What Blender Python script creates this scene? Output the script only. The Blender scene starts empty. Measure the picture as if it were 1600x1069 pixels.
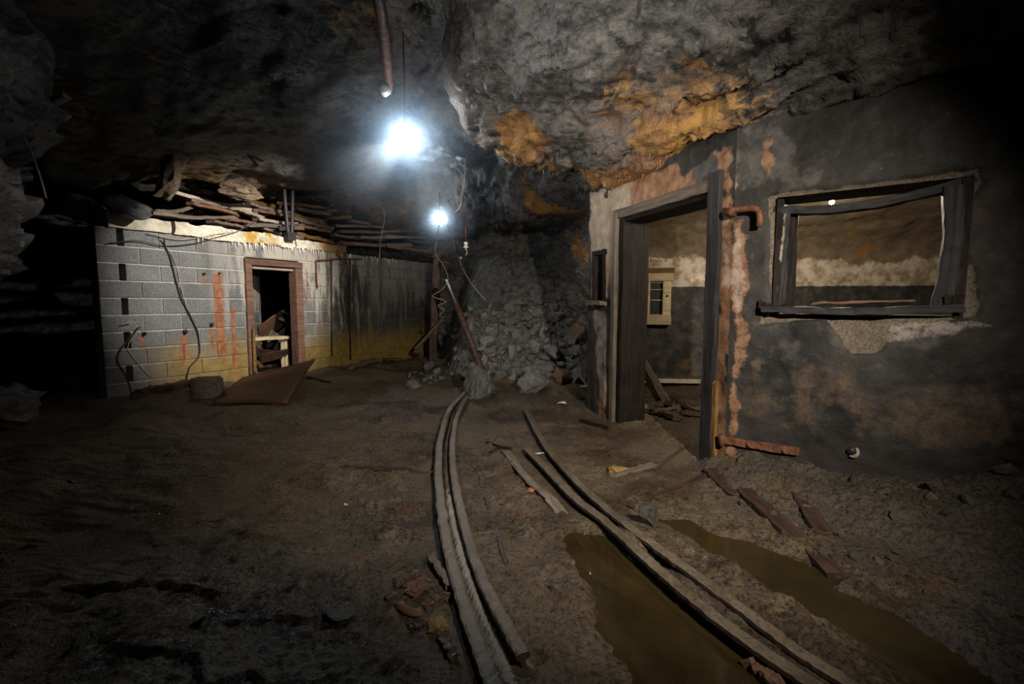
import bpy, bmesh, math, random
import numpy as np
from mathutils import Vector, Matrix, Euler

SC = bpy.context.scene
COL = SC.collection
R = math.radians

# ------------------------------------------------------------------ camera
CAM_H, FPX, PITCH = 1.20, 720.0, R(4.96)
cam_d = bpy.data.cameras.new('camera')
cam_d.sensor_width = 36.0
cam_d.lens = 36.0 * FPX / 1600.0
cam_d.clip_start = 0.05
cam = bpy.data.objects.new('camera', cam_d)
COL.objects.link(cam)
cam.location = (0, 0, CAM_H)
cam.rotation_euler = (R(90) - PITCH, 0, 0)
SC.camera = cam

# ------------------------------------------------------------------ world, exposure
w = bpy.data.worlds.new('mine_dark'); SC.world = w; w.use_nodes = True
w.node_tree.nodes['Background'].inputs[0].default_value = (0.6, 0.75, 1.0, 1)
w.node_tree.nodes['Background'].inputs[1].default_value = 0.0
SC.view_settings.view_transform = 'Standard'
SC.view_settings.look = 'None'
SC.view_settings.gamma = 1.0
SC.view_settings.use_curve_mapping = False
SC.view_settings.exposure = 0.0

# ------------------------------------------------------------------ lights
def lamp(name, typ, loc, power, color, size=0.05, target=None, cone=None, blend=0.5):
    d = bpy.data.lights.new(name, typ); d.energy = power; d.color = color
    d.shadow_soft_size = size
    if typ == 'SPOT':
        d.spot_size = R(cone); d.spot_blend = blend
    o = bpy.data.objects.new(name, d); COL.objects.link(o); o.location = loc
    if target is not None:
        o.rotation_euler = (Vector(target) - Vector(loc)).to_track_quat('-Z', 'Y').to_euler()
    return o
COOL = (0.86, 0.93, 1.0); WARM = (1.0, 0.86, 0.68); NEUT = (1.0, 0.95, 0.88)
LAMP1 = (-1.04, 4.62, 2.78)
LAMP2 = (-1.33, 8.60, 2.74)
LAMP3 = (3.02, 4.45, 2.14)
lamp('lamp_one_glow', 'SPOT', LAMP1, 95, (0.72, 0.86, 1.0), 0.02, (0.1, 0.2, 1.15), 84, 0.6)
lamp('lamp_one_beam_rock', 'SPOT', LAMP1, 34, NEUT, 0.04, (1.6, 3.7, 2.62), 80, 0.9)
lamp('lamp_one_beam_blocks', 'SPOT', LAMP1, 1050, NEUT, 0.02, (-3.75, 6.45, 1.6), 54, 0.65)
lamp('lamp_one_beam_rubble', 'SPOT', LAMP1, 170, NEUT, 0.03, (0.45, 7.0, 0.9), 60, 0.9)
lamp('lamp_one_spill', 'SPOT', LAMP1, 110, NEUT, 0.03, (-4.35, 3.6, 1.5), 28, 0.9)
lamp('lamp_one_bare', 'POINT', LAMP1, 2.0, (0.72, 0.86, 1.0), 0.03)
lamp('lamp_two_bare', 'POINT', LAMP2, 4, (0.78, 0.9, 1.0), 0.03)
lamp('lamp_two_glow', 'SPOT', LAMP2, 70, (0.78, 0.9, 1.0), 0.02, (0.0, 0.2, 0.3), 76, 0.6)
lamp('lamp_room', 'POINT', (LAMP3[0], LAMP3[1] + 0.05, LAMP3[2]), 105, WARM, 0.03)
lamp('photographer_torch', 'SPOT', (1.35, -0.1, 2.15), 980, (1.0, 0.90, 0.76), 0.03, (0.35, 4.8, 0.40), 82, 1.0)
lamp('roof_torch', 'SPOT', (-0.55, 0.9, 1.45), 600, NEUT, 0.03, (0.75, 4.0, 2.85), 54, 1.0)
# light paths: a few bounces are enough in a dark mine
SC.cycles.max_bounces = 4; SC.cycles.diffuse_bounces = 1; SC.cycles.glossy_bounces = 2
SC.cycles.transmission_bounces = 2; SC.cycles.transparent_max_bounces = 6; SC.cycles.volume_bounces = 0

# ------------------------------------------------------------------ pixel rays (1600 x 1069)
CP, SP = math.cos(PITCH), math.sin(PITCH)
def ray(x, y):
    a = (x - 800.0) / FPX; b = -(y - 534.5) / FPX
    return np.array([a, CP + b * SP, -SP + b * CP])
CAMP = np.array([0, 0, CAM_H])
def gp(x, y, z=0.0):
    d = ray(x, y); return CAMP + d * ((z - CAM_H) / d[2])
def dp(x, y, Y):
    d = ray(x, y); return CAMP + d * (Y / d[1])

class Wall:
    """vertical plane: origin, direction (unit, along), normal towards the tunnel"""
    def __init__(s, o, d):
        s.o = np.array(o, float); d = np.array(d, float); s.d = d / np.linalg.norm(d)
        n = np.array([s.d[1], -s.d[0]]);
        if n @ (-s.o) < 0: n = -n
        s.n = n
    def sz(s, x, y, off=0.0):
        r = ray(x, y); o = s.o + s.n * off
        t = (o @ s.n) / (r[:2] @ s.n)
        p = CAMP + r * t
        return float((p[:2] - o) @ s.d), float(p[2])
    def pt(s, a, z, off=0.0):
        q = s.o + s.d * a + s.n * off
        return np.array([q[0], q[1], z])
    def px(s, x, y, off=0.0):
        return s.pt(*s.sz(x, y, off), off)
    def frame(s):
        """4x4: local x along, y = into the wall, z up"""
        return Matrix(((s.d[0], -s.n[0], 0, 0), (s.d[1], -s.n[1], 0, 0), (0, 0, 1, 0), (0, 0, 0, 1)))
BW = Wall((-4.54, 5.09), (0.5, 0.866))          # block wall
DW = Wall((1.53, 3.24), (-0.358, 0.934))        # concrete wall with the doorway (s grows away from the camera)
WW = Wall((1.53, 3.24), (0.825, -0.565))        # concrete wall with the broken window (s grows to the camera)

# ------------------------------------------------------------------ numpy noise
_rs = np.random.RandomState(7)
_perm = _rs.permutation(1024)
_val = _rs.rand(1024) * 2 - 1
def _h(ix, iy, iz):
    return _perm[(_perm[(_perm[ix & 1023] + iy) & 1023] + iz) & 1023]
def vn(p):
    p = np.asarray(p, float); i = np.floor(p).astype(np.int64); f = p - i
    f = f * f * f * (f * (f * 6 - 15) + 10); r = 0
    for dx in (0, 1):
        wx = f[:, 0] if dx else 1 - f[:, 0]
        for dy in (0, 1):
            wy = f[:, 1] if dy else 1 - f[:, 1]
            for dz in (0, 1):
                wz = f[:, 2] if dz else 1 - f[:, 2]
                r = r + wx * wy * wz * _val[_h(i[:, 0] + dx, i[:, 1] + dy, i[:, 2] + dz)]
    return r
def fbm(p, octv=4, gain=0.5):
    a, s, r = 1.0, 0.0, 0
    p = np.asarray(p, float)
    for k in range(octv):
        r = r + a * vn(p + 17.3 * k); s += a; a *= gain; p = p * 2.03
    return r / s * 1.6
def ridged(p, octv=3):
    a, r = 1.0, 0
    for k in range(octv):
        r = r + a * (1 - 2 * np.abs(vn(p + 9.1 * k))); a *= 0.5; p = p * 2.1
    return r / 1.75
def facet(p, tilt=0.8):
    """angular broken faces: nearest-cell planes with a random tilt"""
    p = np.asarray(p, float); i = np.floor(p).astype(np.int64)
    best = np.full(len(p), 1e9); out = np.zeros(len(p))
    for dx in (-1, 0, 1):
        for dy in (-1, 0, 1):
            for dz in (-1, 0, 1):
                c = i + (dx, dy, dz)
                h = _h(c[:, 0], c[:, 1], c[:, 2])
                q = np.stack([_val[h], _val[(h + 101) & 1023], _val[(h + 211) & 1023]], 1) * 0.5 + 0.5 + c
                d = p - q; dd = (d * d).sum(1); m = dd < best
                g = np.stack([_val[(h + 307) & 1023], _val[(h + 401) & 1023], _val[(h + 503) & 1023]], 1)
                v = _val[(h + 601) & 1023] * 0.6 + (d * g).sum(1) * tilt
                out = np.where(m, v, out); best = np.where(m, dd, best)
    return out
def sstep(a, b, x):
    t = np.clip((x - a) / (b - a), 0, 1); return t * t * (3 - 2 * t)
def sdpoly(p, poly):
    """signed distance to a 2-D polygon, negative inside"""
    p = np.asarray(p, float); poly = np.asarray(poly, float); n = len(poly)
    d = np.full(len(p), 1e9); ins = np.zeros(len(p), bool)
    for k in range(n):
        a, b = poly[k], poly[(k + 1) % n]; e = b - a
        wv = p - a; t = np.clip((wv @ e) / max(e @ e, 1e-12), 0, 1)
        q = wv - t[:, None] * e; d = np.minimum(d, np.sqrt((q * q).sum(1)))
        c = ((a[1] > p[:, 1]) != (b[1] > p[:, 1])) & (p[:, 0] < (b[0] - a[0]) * (p[:, 1] - a[1]) / (b[1] - a[1] + 1e-12) + a[0])
        ins ^= c
    return np.where(ins, -d, d)
def sdline(p, pts):
    d = np.full(len(p), 1e9); pts = np.asarray(pts, float)
    for a, b in zip(pts[:-1], pts[1:]):
        e = b - a; wv = p - a; t = np.clip((wv @ e) / max(e @ e, 1e-12), 0, 1)
        q = wv - t[:, None] * e; d = np.minimum(d, np.sqrt((q * q).sum(1)))
    return d
def spline(pts, n=8):
    """Catmull-Rom through points"""
    P = [np.array(q, float) for q in pts]
    P = [2 * P[0] - P[1]] + P + [2 * P[-1] - P[-2]]
    out = []
    for k in range(1, len(P) - 2):
        for j in range(n):
            t = j / n; a, b, c, d = P[k - 1], P[k], P[k + 1], P[k + 2]
            out.append(0.5 * (2 * b + (c - a) * t + (2 * a - 5 * b + 4 * c - d) * t * t + (3 * b - a - 3 * c + d) * t ** 3))
    out.append(P[-2]); return out

# ------------------------------------------------------------------ object helpers
def tag(o, label=None, cat=None, group=None, kind=None):
    if label: o['label'] = label
    if cat: o['category'] = cat
    if group: o['group'] = group
    if kind: o['kind'] = kind
    return o
def link(name, me, parent=None, mat=None):
    o = bpy.data.objects.new(name, me); COL.objects.link(o)
    if parent is not None: o.parent = parent
    if mat is not None and me is not None and not me.materials: me.materials.append(mat)
    return o
def empty(name, loc=(0, 0, 0), rot=None):
    o = bpy.data.objects.new(name, None); COL.objects.link(o); o.location = loc
    o.empty_display_size = 0.1
    if rot is not None: o.rotation_euler = rot
    return o
def mk(name, v, f, mat=None, parent=None, smooth=False, attrs=None):
    me = bpy.data.meshes.new(name)
    me.from_pydata([tuple(map(float, q)) for q in v], [], [tuple(map(int, q)) for q in f])
    if mat: me.materials.append(mat)
    if smooth: me.polygons.foreach_set('use_smooth', [True] * len(me.polygons))
    for k, a in (attrs or {}).items():
        at = me.attributes.new(k, 'FLOAT', 'POINT'); at.data.foreach_set('value', np.asarray(a, np.float32))
    me.update(); return link(name, me, parent)
def mkgrid(name, V, nu, nv, mat, parent=None, smooth=True, attrs=None, keep=None, flip=False):
    """V: (nu*nv,3) u-major; fast grid mesh"""
    idx = np.arange(nu * nv).reshape(nu, nv)
    a, b, c, d = idx[:-1, :-1].ravel(), idx[1:, :-1].ravel(), idx[1:, 1:].ravel(), idx[:-1, 1:].ravel()
    F = np.stack([a, d, c, b] if flip else [a, b, c, d], 1)
    if keep is not None: F = F[keep.ravel()]
    me = bpy.data.meshes.new(name)
    me.vertices.add(len(V)); me.vertices.foreach_set('co', np.asarray(V, np.float32).ravel())
    me.loops.add(F.size); me.loops.foreach_set('vertex_index', F.ravel().astype(np.int32))
    me.polygons.add(len(F)); me.polygons.foreach_set('loop_start', np.arange(0, F.size, 4, dtype=np.int32))
    me.polygons.foreach_set('use_smooth', np.full(len(F), smooth))
    me.update(calc_edges=True); me.validate()
    for k, at_ in (attrs or {}).items():
        at = me.attributes.new(k, 'FLOAT', 'POINT'); at.data.foreach_set('value', np.asarray(at_, np.float32))
    me.materials.append(mat)
    return link(name, me, parent)
class MB:
    def __init__(s): s.v, s.f = [], []
    def add(s, v, f):
        k = len(s.v); s.v += [tuple(map(float, q)) for q in v]; s.f += [tuple(k + i for i in q) for q in f]; return s
    def box(s, c, size, M=None, jit=0.0, rnd=random):
        x, y, z = size[0] / 2, size[1] / 2, size[2] / 2
        V = [Vector((a * x, b * y, d * z)) for a in (-1, 1) for b in (-1, 1) for d in (-1, 1)]
        if jit: V = [q + Vector([rnd.uniform(-jit, jit) for _ in range(3)]) for q in V]
        V = [(M @ q if M else q) + Vector(c) for q in V]
        return s.add(V, [(0, 1, 3, 2), (4, 6, 7, 5), (0, 4, 5, 1), (2, 3, 7, 6), (0, 2, 6, 4), (1, 5, 7, 3)])
    def tube(s, pts, r, n=8, cap=True, flat=1.0):
        pts = [np.array(p, float) for p in pts]; m = len(pts); V = []
        rr = r if hasattr(r, '__len__') else [r] * m
        up = np.array([0.13, 0.21, 0.97])
        for k in range(m):
            t = pts[min(k + 1, m - 1)] - pts[max(k - 1, 0)]; t /= np.linalg.norm(t) + 1e-9
            a = np.cross(t, up); la = np.linalg.norm(a)
            a = a / la if la > 0.05 else np.cross(t, (1, 0, 0)); a /= np.linalg.norm(a)
            b = np.cross(a, t)
            for j in range(n):
                g = 2 * math.pi * j / n
                V.append(pts[k] + rr[k] * (math.cos(g) * a + flat * math.sin(g) * b))
        F = [(k * n + j, k * n + (j + 1) % n, (k + 1) * n + (j + 1) % n, (k + 1) * n + j) for k in range(m - 1) for j in range(n)]
        if cap: F += [tuple(range(n))[::-1], tuple(range((m - 1) * n, m * n))]
        return s.add(V, F)
    def build(s, name, mat=None, parent=None, smooth=False):
        return mk(name, s.v, s.f, mat, parent, smooth)
def orient(p0, p1, up=(0, 0, 1)):
    """matrix with local x from p0 to p1"""
    x = Vector(p1) - Vector(p0); L = x.length; x.normalize()
    z = Vector(up); y = z.cross(x)
    if y.length < 1e-3: y = Vector((0, 1, 0)).cross(x)
    y.normalize(); z = x.cross(y)
    return Matrix((x, y, z)).transposed(), L
# ------------------------------------------------------------------ materials (node helper)
class NT:
    def __init__(s, name):
        s.m = bpy.data.materials.new(name); s.m.use_nodes = True
        s.t = s.m.node_tree; s.n = s.t.nodes
        s.b = s.n['Principled BSDF']; s.geo = None; s._tc = None
    def new(s, typ, **kw):
        n = s.n.new(typ)
        for k, v in kw.items(): setattr(n, k, v)
        return n
    def put(s, sock, v):
        if hasattr(v, 'is_linked') or isinstance(v, bpy.types.NodeSocket): s.t.links.new(v, sock)
        else:
            if sock.type == 'RGBA' and len(v) == 3: v = (*v, 1)
            sock.default_value = v
    def math(s, op, a, b=0.0, c=None, clamp=False):
        n = s.new('ShaderNodeMath', operation=op, use_clamp=clamp)
        s.put(n.inputs[0], a); s.put(n.inputs[1], b)
        if c is not None: s.put(n.inputs[2], c)
        return n.outputs[0]
    def mix(s, f, a, b, mode='MIX'):
        n = s.new('ShaderNodeMix', data_type='RGBA', blend_type=mode)
        s.put(n.inputs[0], f); s.put(n.inputs[6], a); s.put(n.inputs[7], b); return n.outputs[2]
    def pos(s):
        if s.geo is None: s.geo = s.new('ShaderNodeNewGeometry')
        return s.geo.outputs['Position']
    def obj(s):
        if s._tc is None: s._tc = s.new('ShaderNodeTexCoord')
        return s._tc.outputs['Object']
    def rand(s):
        return s.new('ShaderNodeObjectInfo').outputs['Random']
    def vec(s, v, scale=(1, 1, 1), rot=(0, 0, 0), loc=(0, 0, 0)):
        n = s.new('ShaderNodeMapping'); s.put(n.inputs[0], v)
        n.inputs['Scale'].default_value = scale; n.inputs['Rotation'].default_value = rot; n.inputs['Location'].default_value = loc
        return n.outputs[0]
    def noise(s, v, scale, detail=6, rough=0.6, dist=0.0):
        n = s.new('ShaderNodeTexNoise'); s.put(n.inputs['Vector'], v)
        n.inputs['Scale'].default_value = scale; n.inputs['Detail'].default_value = detail
        n.inputs['Roughness'].default_value = rough; n.inputs['Distortion'].default_value = dist
        return n.outputs[0]
    def voro(s, v, scale, feature='F1', out=0):
        n = s.new('ShaderNodeTexVoronoi', feature=feature); s.put(n.inputs['Vector'], v)
        n.inputs['Scale'].default_value = scale; return n.outputs[out]
    def ramp(s, f, lo, hi, a=0.0, b=1.0):
        n = s.new('ShaderNodeMapRange', interpolation_type='SMOOTHSTEP')
        s.put(n.inputs[0], f); s.put(n.inputs[1], lo); s.put(n.inputs[2], hi); s.put(n.inputs[3], a); s.put(n.inputs[4], b)
        return n.outputs[0]
    def attr(s, name):
        n = s.new('ShaderNodeAttribute', attribute_name=name); return n.outputs['Fac']
    def sep(s, v):
        n = s.new('ShaderNodeSeparateXYZ'); s.put(n.inputs[0], v); return n.outputs
    def bump(s, h, strength=0.5, dist=0.02, prev=None):
        n = s.new('ShaderNodeBump'); s.put(n.inputs['Height'], h)
        n.inputs['Strength'].default_value = strength; n.inputs['Distance'].default_value = dist
        if prev is not None: s.put(n.inputs['Normal'], prev)
        return n.outputs[0]
    def out(s, col=None, rough=None, normal=None, spec=None, **kw):
        if col is not None: s.put(s.b.inputs['Base Color'], col)
        if rough is not None: s.put(s.b.inputs['Roughness'], rough)
        if normal is not None: s.put(s.b.inputs['Normal'], normal)
        if spec is not None: s.put(s.b.inputs['Specular IOR Level'], spec)
        for k, v in kw.items(): s.put(s.b.inputs[k], v)
        return s.m
M = {}
def rock_mat(name, dark, light, ochre=(0.34, 0.17, 0.03), bed=(0.5, 0.3, 0.2), rlo=0.28, rhi=0.6, tint=None):
    t = NT(name); p = t.pos()
    n1 = t.noise(t.vec(p, (1, 1, 2.2), bed), 1.7, 8, 0.62); n2 = t.noise(t.vec(p, (1, 1, 3.0), bed), 8, 8, 0.70, 0.4)
    n3 = t.noise(p, 60, 4, 0.7)
    c = t.mix(t.ramp(n1, 0.35, 0.68), dark, light)
    c = t.mix(t.ramp(n2, 0.45, 0.75, 0, 0.6), c, tuple(min(1, 1.5 * q + 0.01) for q in light))
    c = t.mix(t.ramp(n2, 0.34, 0.50, 0.85, 0), c, tuple(0.25 * q for q in dark))  # crevice shade put into the colour where the bump is low
    st = t.attr('stain')
    sm = t.ramp(t.math('ADD', st, t.math('MULTIPLY', t.math('SUBTRACT', n2, 0.5), 2.2)), 0.35, 0.85)
    oc = t.mix(t.ramp(n1, 0.38, 0.62), ochre, (0.13, 0.045, 0.014))
    oc = t.mix(t.ramp(n3, 0.4, 0.7, 0, 0.5), oc, (0.30, 0.20, 0.07))
    c = t.mix(t.math('MULTIPLY', sm, 0.9), c, oc)
    lime = t.attr('lime')
    lm = t.ramp(t.math('ADD', lime, t.math('MULTIPLY', t.math('SUBTRACT', n2, 0.5), 1.2)), 0.5, 0.8)
    c = t.mix(lm, c, (0.42, 0.38, 0.33))
    b = t.bump(n2, 0.7, 0.04); b = t.bump(n3, 0.9, 0.012, b)
    cr = t.ramp(t.voro(t.vec(p, (1, 1, 1.8), bed), 5, 'DISTANCE_TO_EDGE'), 0.0, 0.05)
    b = t.bump(cr, 0.25, 0.02, b)
    return t.out(c, t.ramp(n2, 0.3, 0.7, rlo, rhi), b, 0.5)
M['rock'] = rock_mat('rock_roof', (0.030, 0.028, 0.027), (0.115, 0.108, 0.098), rlo=0.36, rhi=0.65)
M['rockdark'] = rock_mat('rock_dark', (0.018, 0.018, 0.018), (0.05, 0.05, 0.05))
M['rocktan'] = rock_mat('rock_tan', (0.075, 0.050, 0.030), (0.20, 0.145, 0.095), bed=(0.1, 0.2, 1.2))
M['rockleft'] = rock_mat('rock_left', (0.035, 0.036, 0.038), (0.13, 0.13, 0.13), bed=(0.2, 0.9, 0.3))

def stone_mat(name, a, b_, rl=0.45, rh=0.75):
    t = NT(name); o = t.obj(); r = t.rand()
    n = t.noise(t.vec(o, (1, 1, 2.5)), 9, 6, 0.65); n3 = t.noise(o, 70, 3, 0.7)
    c = t.mix(t.ramp(n, 0.35, 0.65), a, b_)
    c = t.mix(t.ramp(r, 0.0, 1.0, 0.0, 0.55), c, tuple(q * 0.45 for q in a))
    c = t.mix(t.math('GREATER_THAN', r, 0.9), c, (0.10, 0.06, 0.03))
    bb = t.bump(n, 0.6, 0.02); bb = t.bump(n3, 0.4, 0.004, bb)
    return t.out(c, t.ramp(n, 0.3, 0.7, rl, rh), bb, 0.4)
M['slate'] = stone_mat('slate', (0.085, 0.087, 0.08), (0.18, 0.182, 0.17))
M['scree'] = stone_mat('scree', (0.035, 0.035, 0.033), (0.10, 0.10, 0.093))
M['slatebig'] = stone_mat('slate_big', (0.075, 0.075, 0.072), (0.14, 0.14, 0.132))
M['pebble'] = stone_mat('dark_pebble', (0.03, 0.026, 0.022), (0.075, 0.065, 0.055), 0.3, 0.6)
M['ochrestone'] = stone_mat('ochre_stone', (0.20, 0.12, 0.035), (0.30, 0.19, 0.06), 0.4, 0.7)

# mud floor
t = NT('mud'); p = t.pos()
n1 = t.noise(p, 0.9, 4, 0.6); n2 = t.noise(p, 6, 6, 0.65); n3 = t.noise(p, 48, 5, 0.75, 0.2); n4 = t.noise(p, 120, 3, 0.75)
c = t.mix(t.ramp(n1, 0.38, 0.62), (0.075, 0.052, 0.028), (0.170, 0.122, 0.070))
c = t.mix(t.ramp(n2, 0.45, 0.7, 0, 0.8), c, (0.225, 0.168, 0.100))
c = t.mix(t.ramp(t.math('ADD', t.attr('grey'), t.math('MULTIPLY', t.math('SUBTRACT', n2, 0.5), 1.6)), 0.35, 0.8, 0, 0.75), c, (0.105, 0.090, 0.078))
c = t.mix(t.ramp(t.math('ADD', t.attr('stain'), t.math('MULTIPLY', t.math('SUBTRACT', n3, 0.5), 1.6)), 0.4, 0.9, 0, 0.7), c, (0.19, 0.080, 0.026))
c = t.mix(t.ramp(n3, 0.36, 0.54, 0.8, 0), c, (0.016, 0.011, 0.007))  # shade in the pits between clods, put into the colour
c = t.mix(t.ramp(n4, 0.36, 0.48, 0.6, 0), c, (0.02, 0.014, 0.009))  # the same painted pit shade at a finer grain
c = t.mix(t.ramp(t.math('ADD', t.attr('lime'), t.math('MULTIPLY', t.math('SUBTRACT', n3, 0.5), 1.3)), 0.45, 0.6, 0, 0.9), c, (0.42, 0.39, 0.34))
b = t.bump(n2, 0.6, 0.06); b = t.bump(n3, 1.0, 0.035, b); b = t.bump(n4, 0.8, 0.008, b)
rg = t.ramp(t.math('ADD', n1, t.math('MULTIPLY', n3, 0.6)), 0.62, 0.95, 0.15, 0.72)
M['mud'] = t.out(c, rg, b, 0.45)

# concrete block wall; stains follow the wall (s along, z up)
def wall_s(t, W):
    x, y, z = t.sep(t.pos())
    s = t.math('ADD', t.math('MULTIPLY', t.math('SUBTRACT', x, float(W.o[0])), float(W.d[0])), t.math('MULTIPLY', t.math('SUBTRACT', y, float(W.o[1])), float(W.d[1])))
    return s, z
def comb(t, x, y, z):
    n = t.new('ShaderNodeCombineXYZ'); t.put(n.inputs[0], x); t.put(n.inputs[1], y); t.put(n.inputs[2], z); return n.outputs[0]
def block_mat(name, base, base2, mortar=False):
    t = NT(name); s, z = wall_s(t, BW); p = t.pos(); r = t.rand()
    n1 = t.noise(p, 3.0, 4, 0.6); n2 = t.noise(p, 14, 5, 0.65); n3 = t.noise(p, 95, 3, 0.85)
    c = t.mix(t.ramp(n1, 0.3, 0.7), base, base2)
    c = t.mix(t.ramp(n3, 0.52, 0.66, 0, 0.75), c, tuple(min(1, q * 2.2) for q in base2))
    c = t.mix(t.ramp(n3, 0.36, 0.48, 0.8, 0), c, tuple(q * 0.25 for q in base))
    if not mortar: c = t.mix(t.ramp(r, 0, 1, 0, 0.35), c, tuple(q * 0.55 for q in base))
    # blocks get darker towards the far end
    c = t.mix(t.ramp(t.math('ADD', s, t.math('MULTIPLY', n1, 0.8)), 3.0, 3.6, 0, 0.80), c, (0.020, 0.015, 0.010))
    # pale lime runs, stretched down the wall
    sv = comb(t, t.math('MULTIPLY', s, 8.5), t.math('MULTIPLY', n1, 1.5), t.math('MULTIPLY', z, 1.1))
    run = t.noise(sv, 1.0, 4, 0.6)
    top = t.ramp(z, 0.55, 1.9)
    zone = t.math('MULTIPLY', t.ramp(s, 0.8, 1.9), t.ramp(s, 4.2, 2.9, 0.35, 1.0))
    c = t.mix(t.math('MULTIPLY', t.math('MULTIPLY', t.ramp(t.math('ADD', run, t.math('MULTIPLY', top, 0.22)), 0.52, 0.75), zone), 0.75, clamp=True), c, (0.36, 0.33, 0.28))
    # black wet runs by the pipes
    blk = t.math('MULTIPLY', t.ramp(s, 3.0, 3.25), t.ramp(s, 4.1, 3.5))
    c = t.mix(t.math('MULTIPLY', t.math('MULTIPLY', t.ramp(run, 0.60, 0.40), blk), 0.75), c, (0.012, 0.010, 0.008))
    # ochre tide at the foot
    och = t.math('MULTIPLY', t.ramp(t.math('ADD', z, t.math('MULTIPLY', t.math('SUBTRACT', n1, 0.5), 0.7)), 0.85, 0.35), t.ramp(s, 0.2, 0.8))
    c = t.mix(t.math('MULTIPLY', och, 0.8), c, t.mix(t.ramp(n2, 0.3, 0.7), (0.15, 0.085, 0.010), (0.24, 0.165, 0.035)))
    # rust streaks below iron fixings
    for (x0, y0, x1, y1, wd) in RUST:
        a0, z0 = BW.sz(x0, y0); a1, z1 = BW.sz(x1, y1)
        ds = t.math('ABSOLUTE', t.math('ADD', t.math('SUBTRACT', s, (a0 + a1) / 2), t.math('MULTIPLY', t.math('SUBTRACT', n2, 0.5), 0.10)))
        m = t.math('MULTIPLY', t.ramp(ds, wd, wd * 0.35), t.math('MULTIPLY', t.ramp(z, z0 + 0.03, z0 - 0.03), t.ramp(z, z1 - 0.15, z1 + 0.15)))
        c = t.mix(t.math('MULTIPLY', m, 0.9), c, t.mix(t.ramp(n2, 0.35, 0.65), (0.16, 0.045, 0.014), (0.26, 0.11, 0.045)))
    b = t.bump(n3, 0.7, 0.006); b = t.bump(n2, 0.3, 0.01, b)
    return t.out(c, 0.78, b, 0.3)
RUST = [(343, 428, 343, 560, 0.085), (366, 480, 366, 585, 0.05), (286, 525, 289, 570, 0.05), (318, 430, 319, 445, 0.025), (330, 515, 331, 545, 0.03), (222, 522, 224, 545, 0.03), (500, 497, 500, 520, 0.025), (480, 420, 480, 480, 0.02)]
M['block'] = block_mat('concrete_block', (0.088, 0.090, 0.092), (0.135, 0.138, 0.14))
M['mortar'] = block_mat('mortar', (0.24, 0.23, 0.20), (0.33, 0.31, 0.27), True)

def wood_mat(name, a, b_, rough=0.75, sc=1.0, spec=0.25):
    t = NT(name); o = t.obj(); r = t.rand()
    v = t.vec(o, (1.2 * sc, 16 * sc, 16 * sc)); g = t.noise(v, 2.0, 7, 0.65, 0.6); n = t.noise(o, 5, 5, 0.6)
    c = t.mix(t.ramp(g, 0.32, 0.68), a, b_)
    c = t.mix(t.ramp(n, 0.45, 0.75, 0, 0.55), c, tuple(q * 0.45 for q in a))
    c = t.mix(t.ramp(r, 0, 1, 0, 0.45), c, tuple(q * 0.5 for q in a))
    bb = t.bump(g, 0.8, 0.012); bb = t.bump(n, 0.3, 0.02, bb)
    return t.out(c, rough, bb, spec)
M['wood_dark'] = wood_mat('wood_dark', (0.008, 0.006, 0.005), (0.026, 0.019, 0.015), 0.7, 1.0, 0.12)
M['wood_char'] = wood_mat('wood_char', (0.011, 0.011, 0.012), (0.038, 0.036, 0.037), 0.6, 1.0, 0.2)
M['wood_grey'] = wood_mat('wood_grey', (0.085, 0.065, 0.05), (0.19, 0.155, 0.125))
M['wood_pale'] = wood_mat('wood_pale', (0.24, 0.19, 0.14), (0.42, 0.36, 0.30))
M['wood_red'] = wood_mat('wood_red', (0.10, 0.045, 0.026), (0.22, 0.13, 0.085))
M['wood_ochre'] = wood_mat('wood_ochre', (0.11, 0.055, 0.014), (0.20, 0.115, 0.042))
M['wood_wet'] = wood_mat('wood_wet', (0.035, 0.018, 0.013), (0.10, 0.062, 0.048), 0.35)
M['paint_red'] = wood_mat('paint_red', (0.085, 0.040, 0.026), (0.17, 0.098, 0.070), 0.7)
M['cream'] = wood_mat('cream_paint', (0.42, 0.33, 0.18), (0.60, 0.52, 0.36), 0.6)
M['board_brown'] = wood_mat('board_brown', (0.05, 0.021, 0.009), (0.095, 0.045, 0.019), 0.55, 0.5)

def rust_mat(name, a=(0.05, 0.018, 0.010), b_=(0.17, 0.065, 0.030), metal=0.1):
    t = NT(name); o = t.pos(); n = t.noise(o, 18, 7, 0.7); n2 = t.noise(o, 90, 4, 0.7)
    c = t.mix(t.ramp(n, 0.35, 0.65), a, b_); c = t.mix(t.ramp(n2, 0.55, 0.75, 0, 0.5), c, tuple(min(1, 1.7 * q) for q in b_))
    bb = t.bump(n, 0.8, 0.012); bb = t.bump(n2, 0.5, 0.003, bb)
    return t.out(c, 0.7, bb, 0.4, Metallic=metal)
M['rust'] = rust_mat('rusty_iron')
M['rust_dark'] = rust_mat('rusty_iron_dark', (0.012, 0.009, 0.008), (0.04, 0.022, 0.014))
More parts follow.
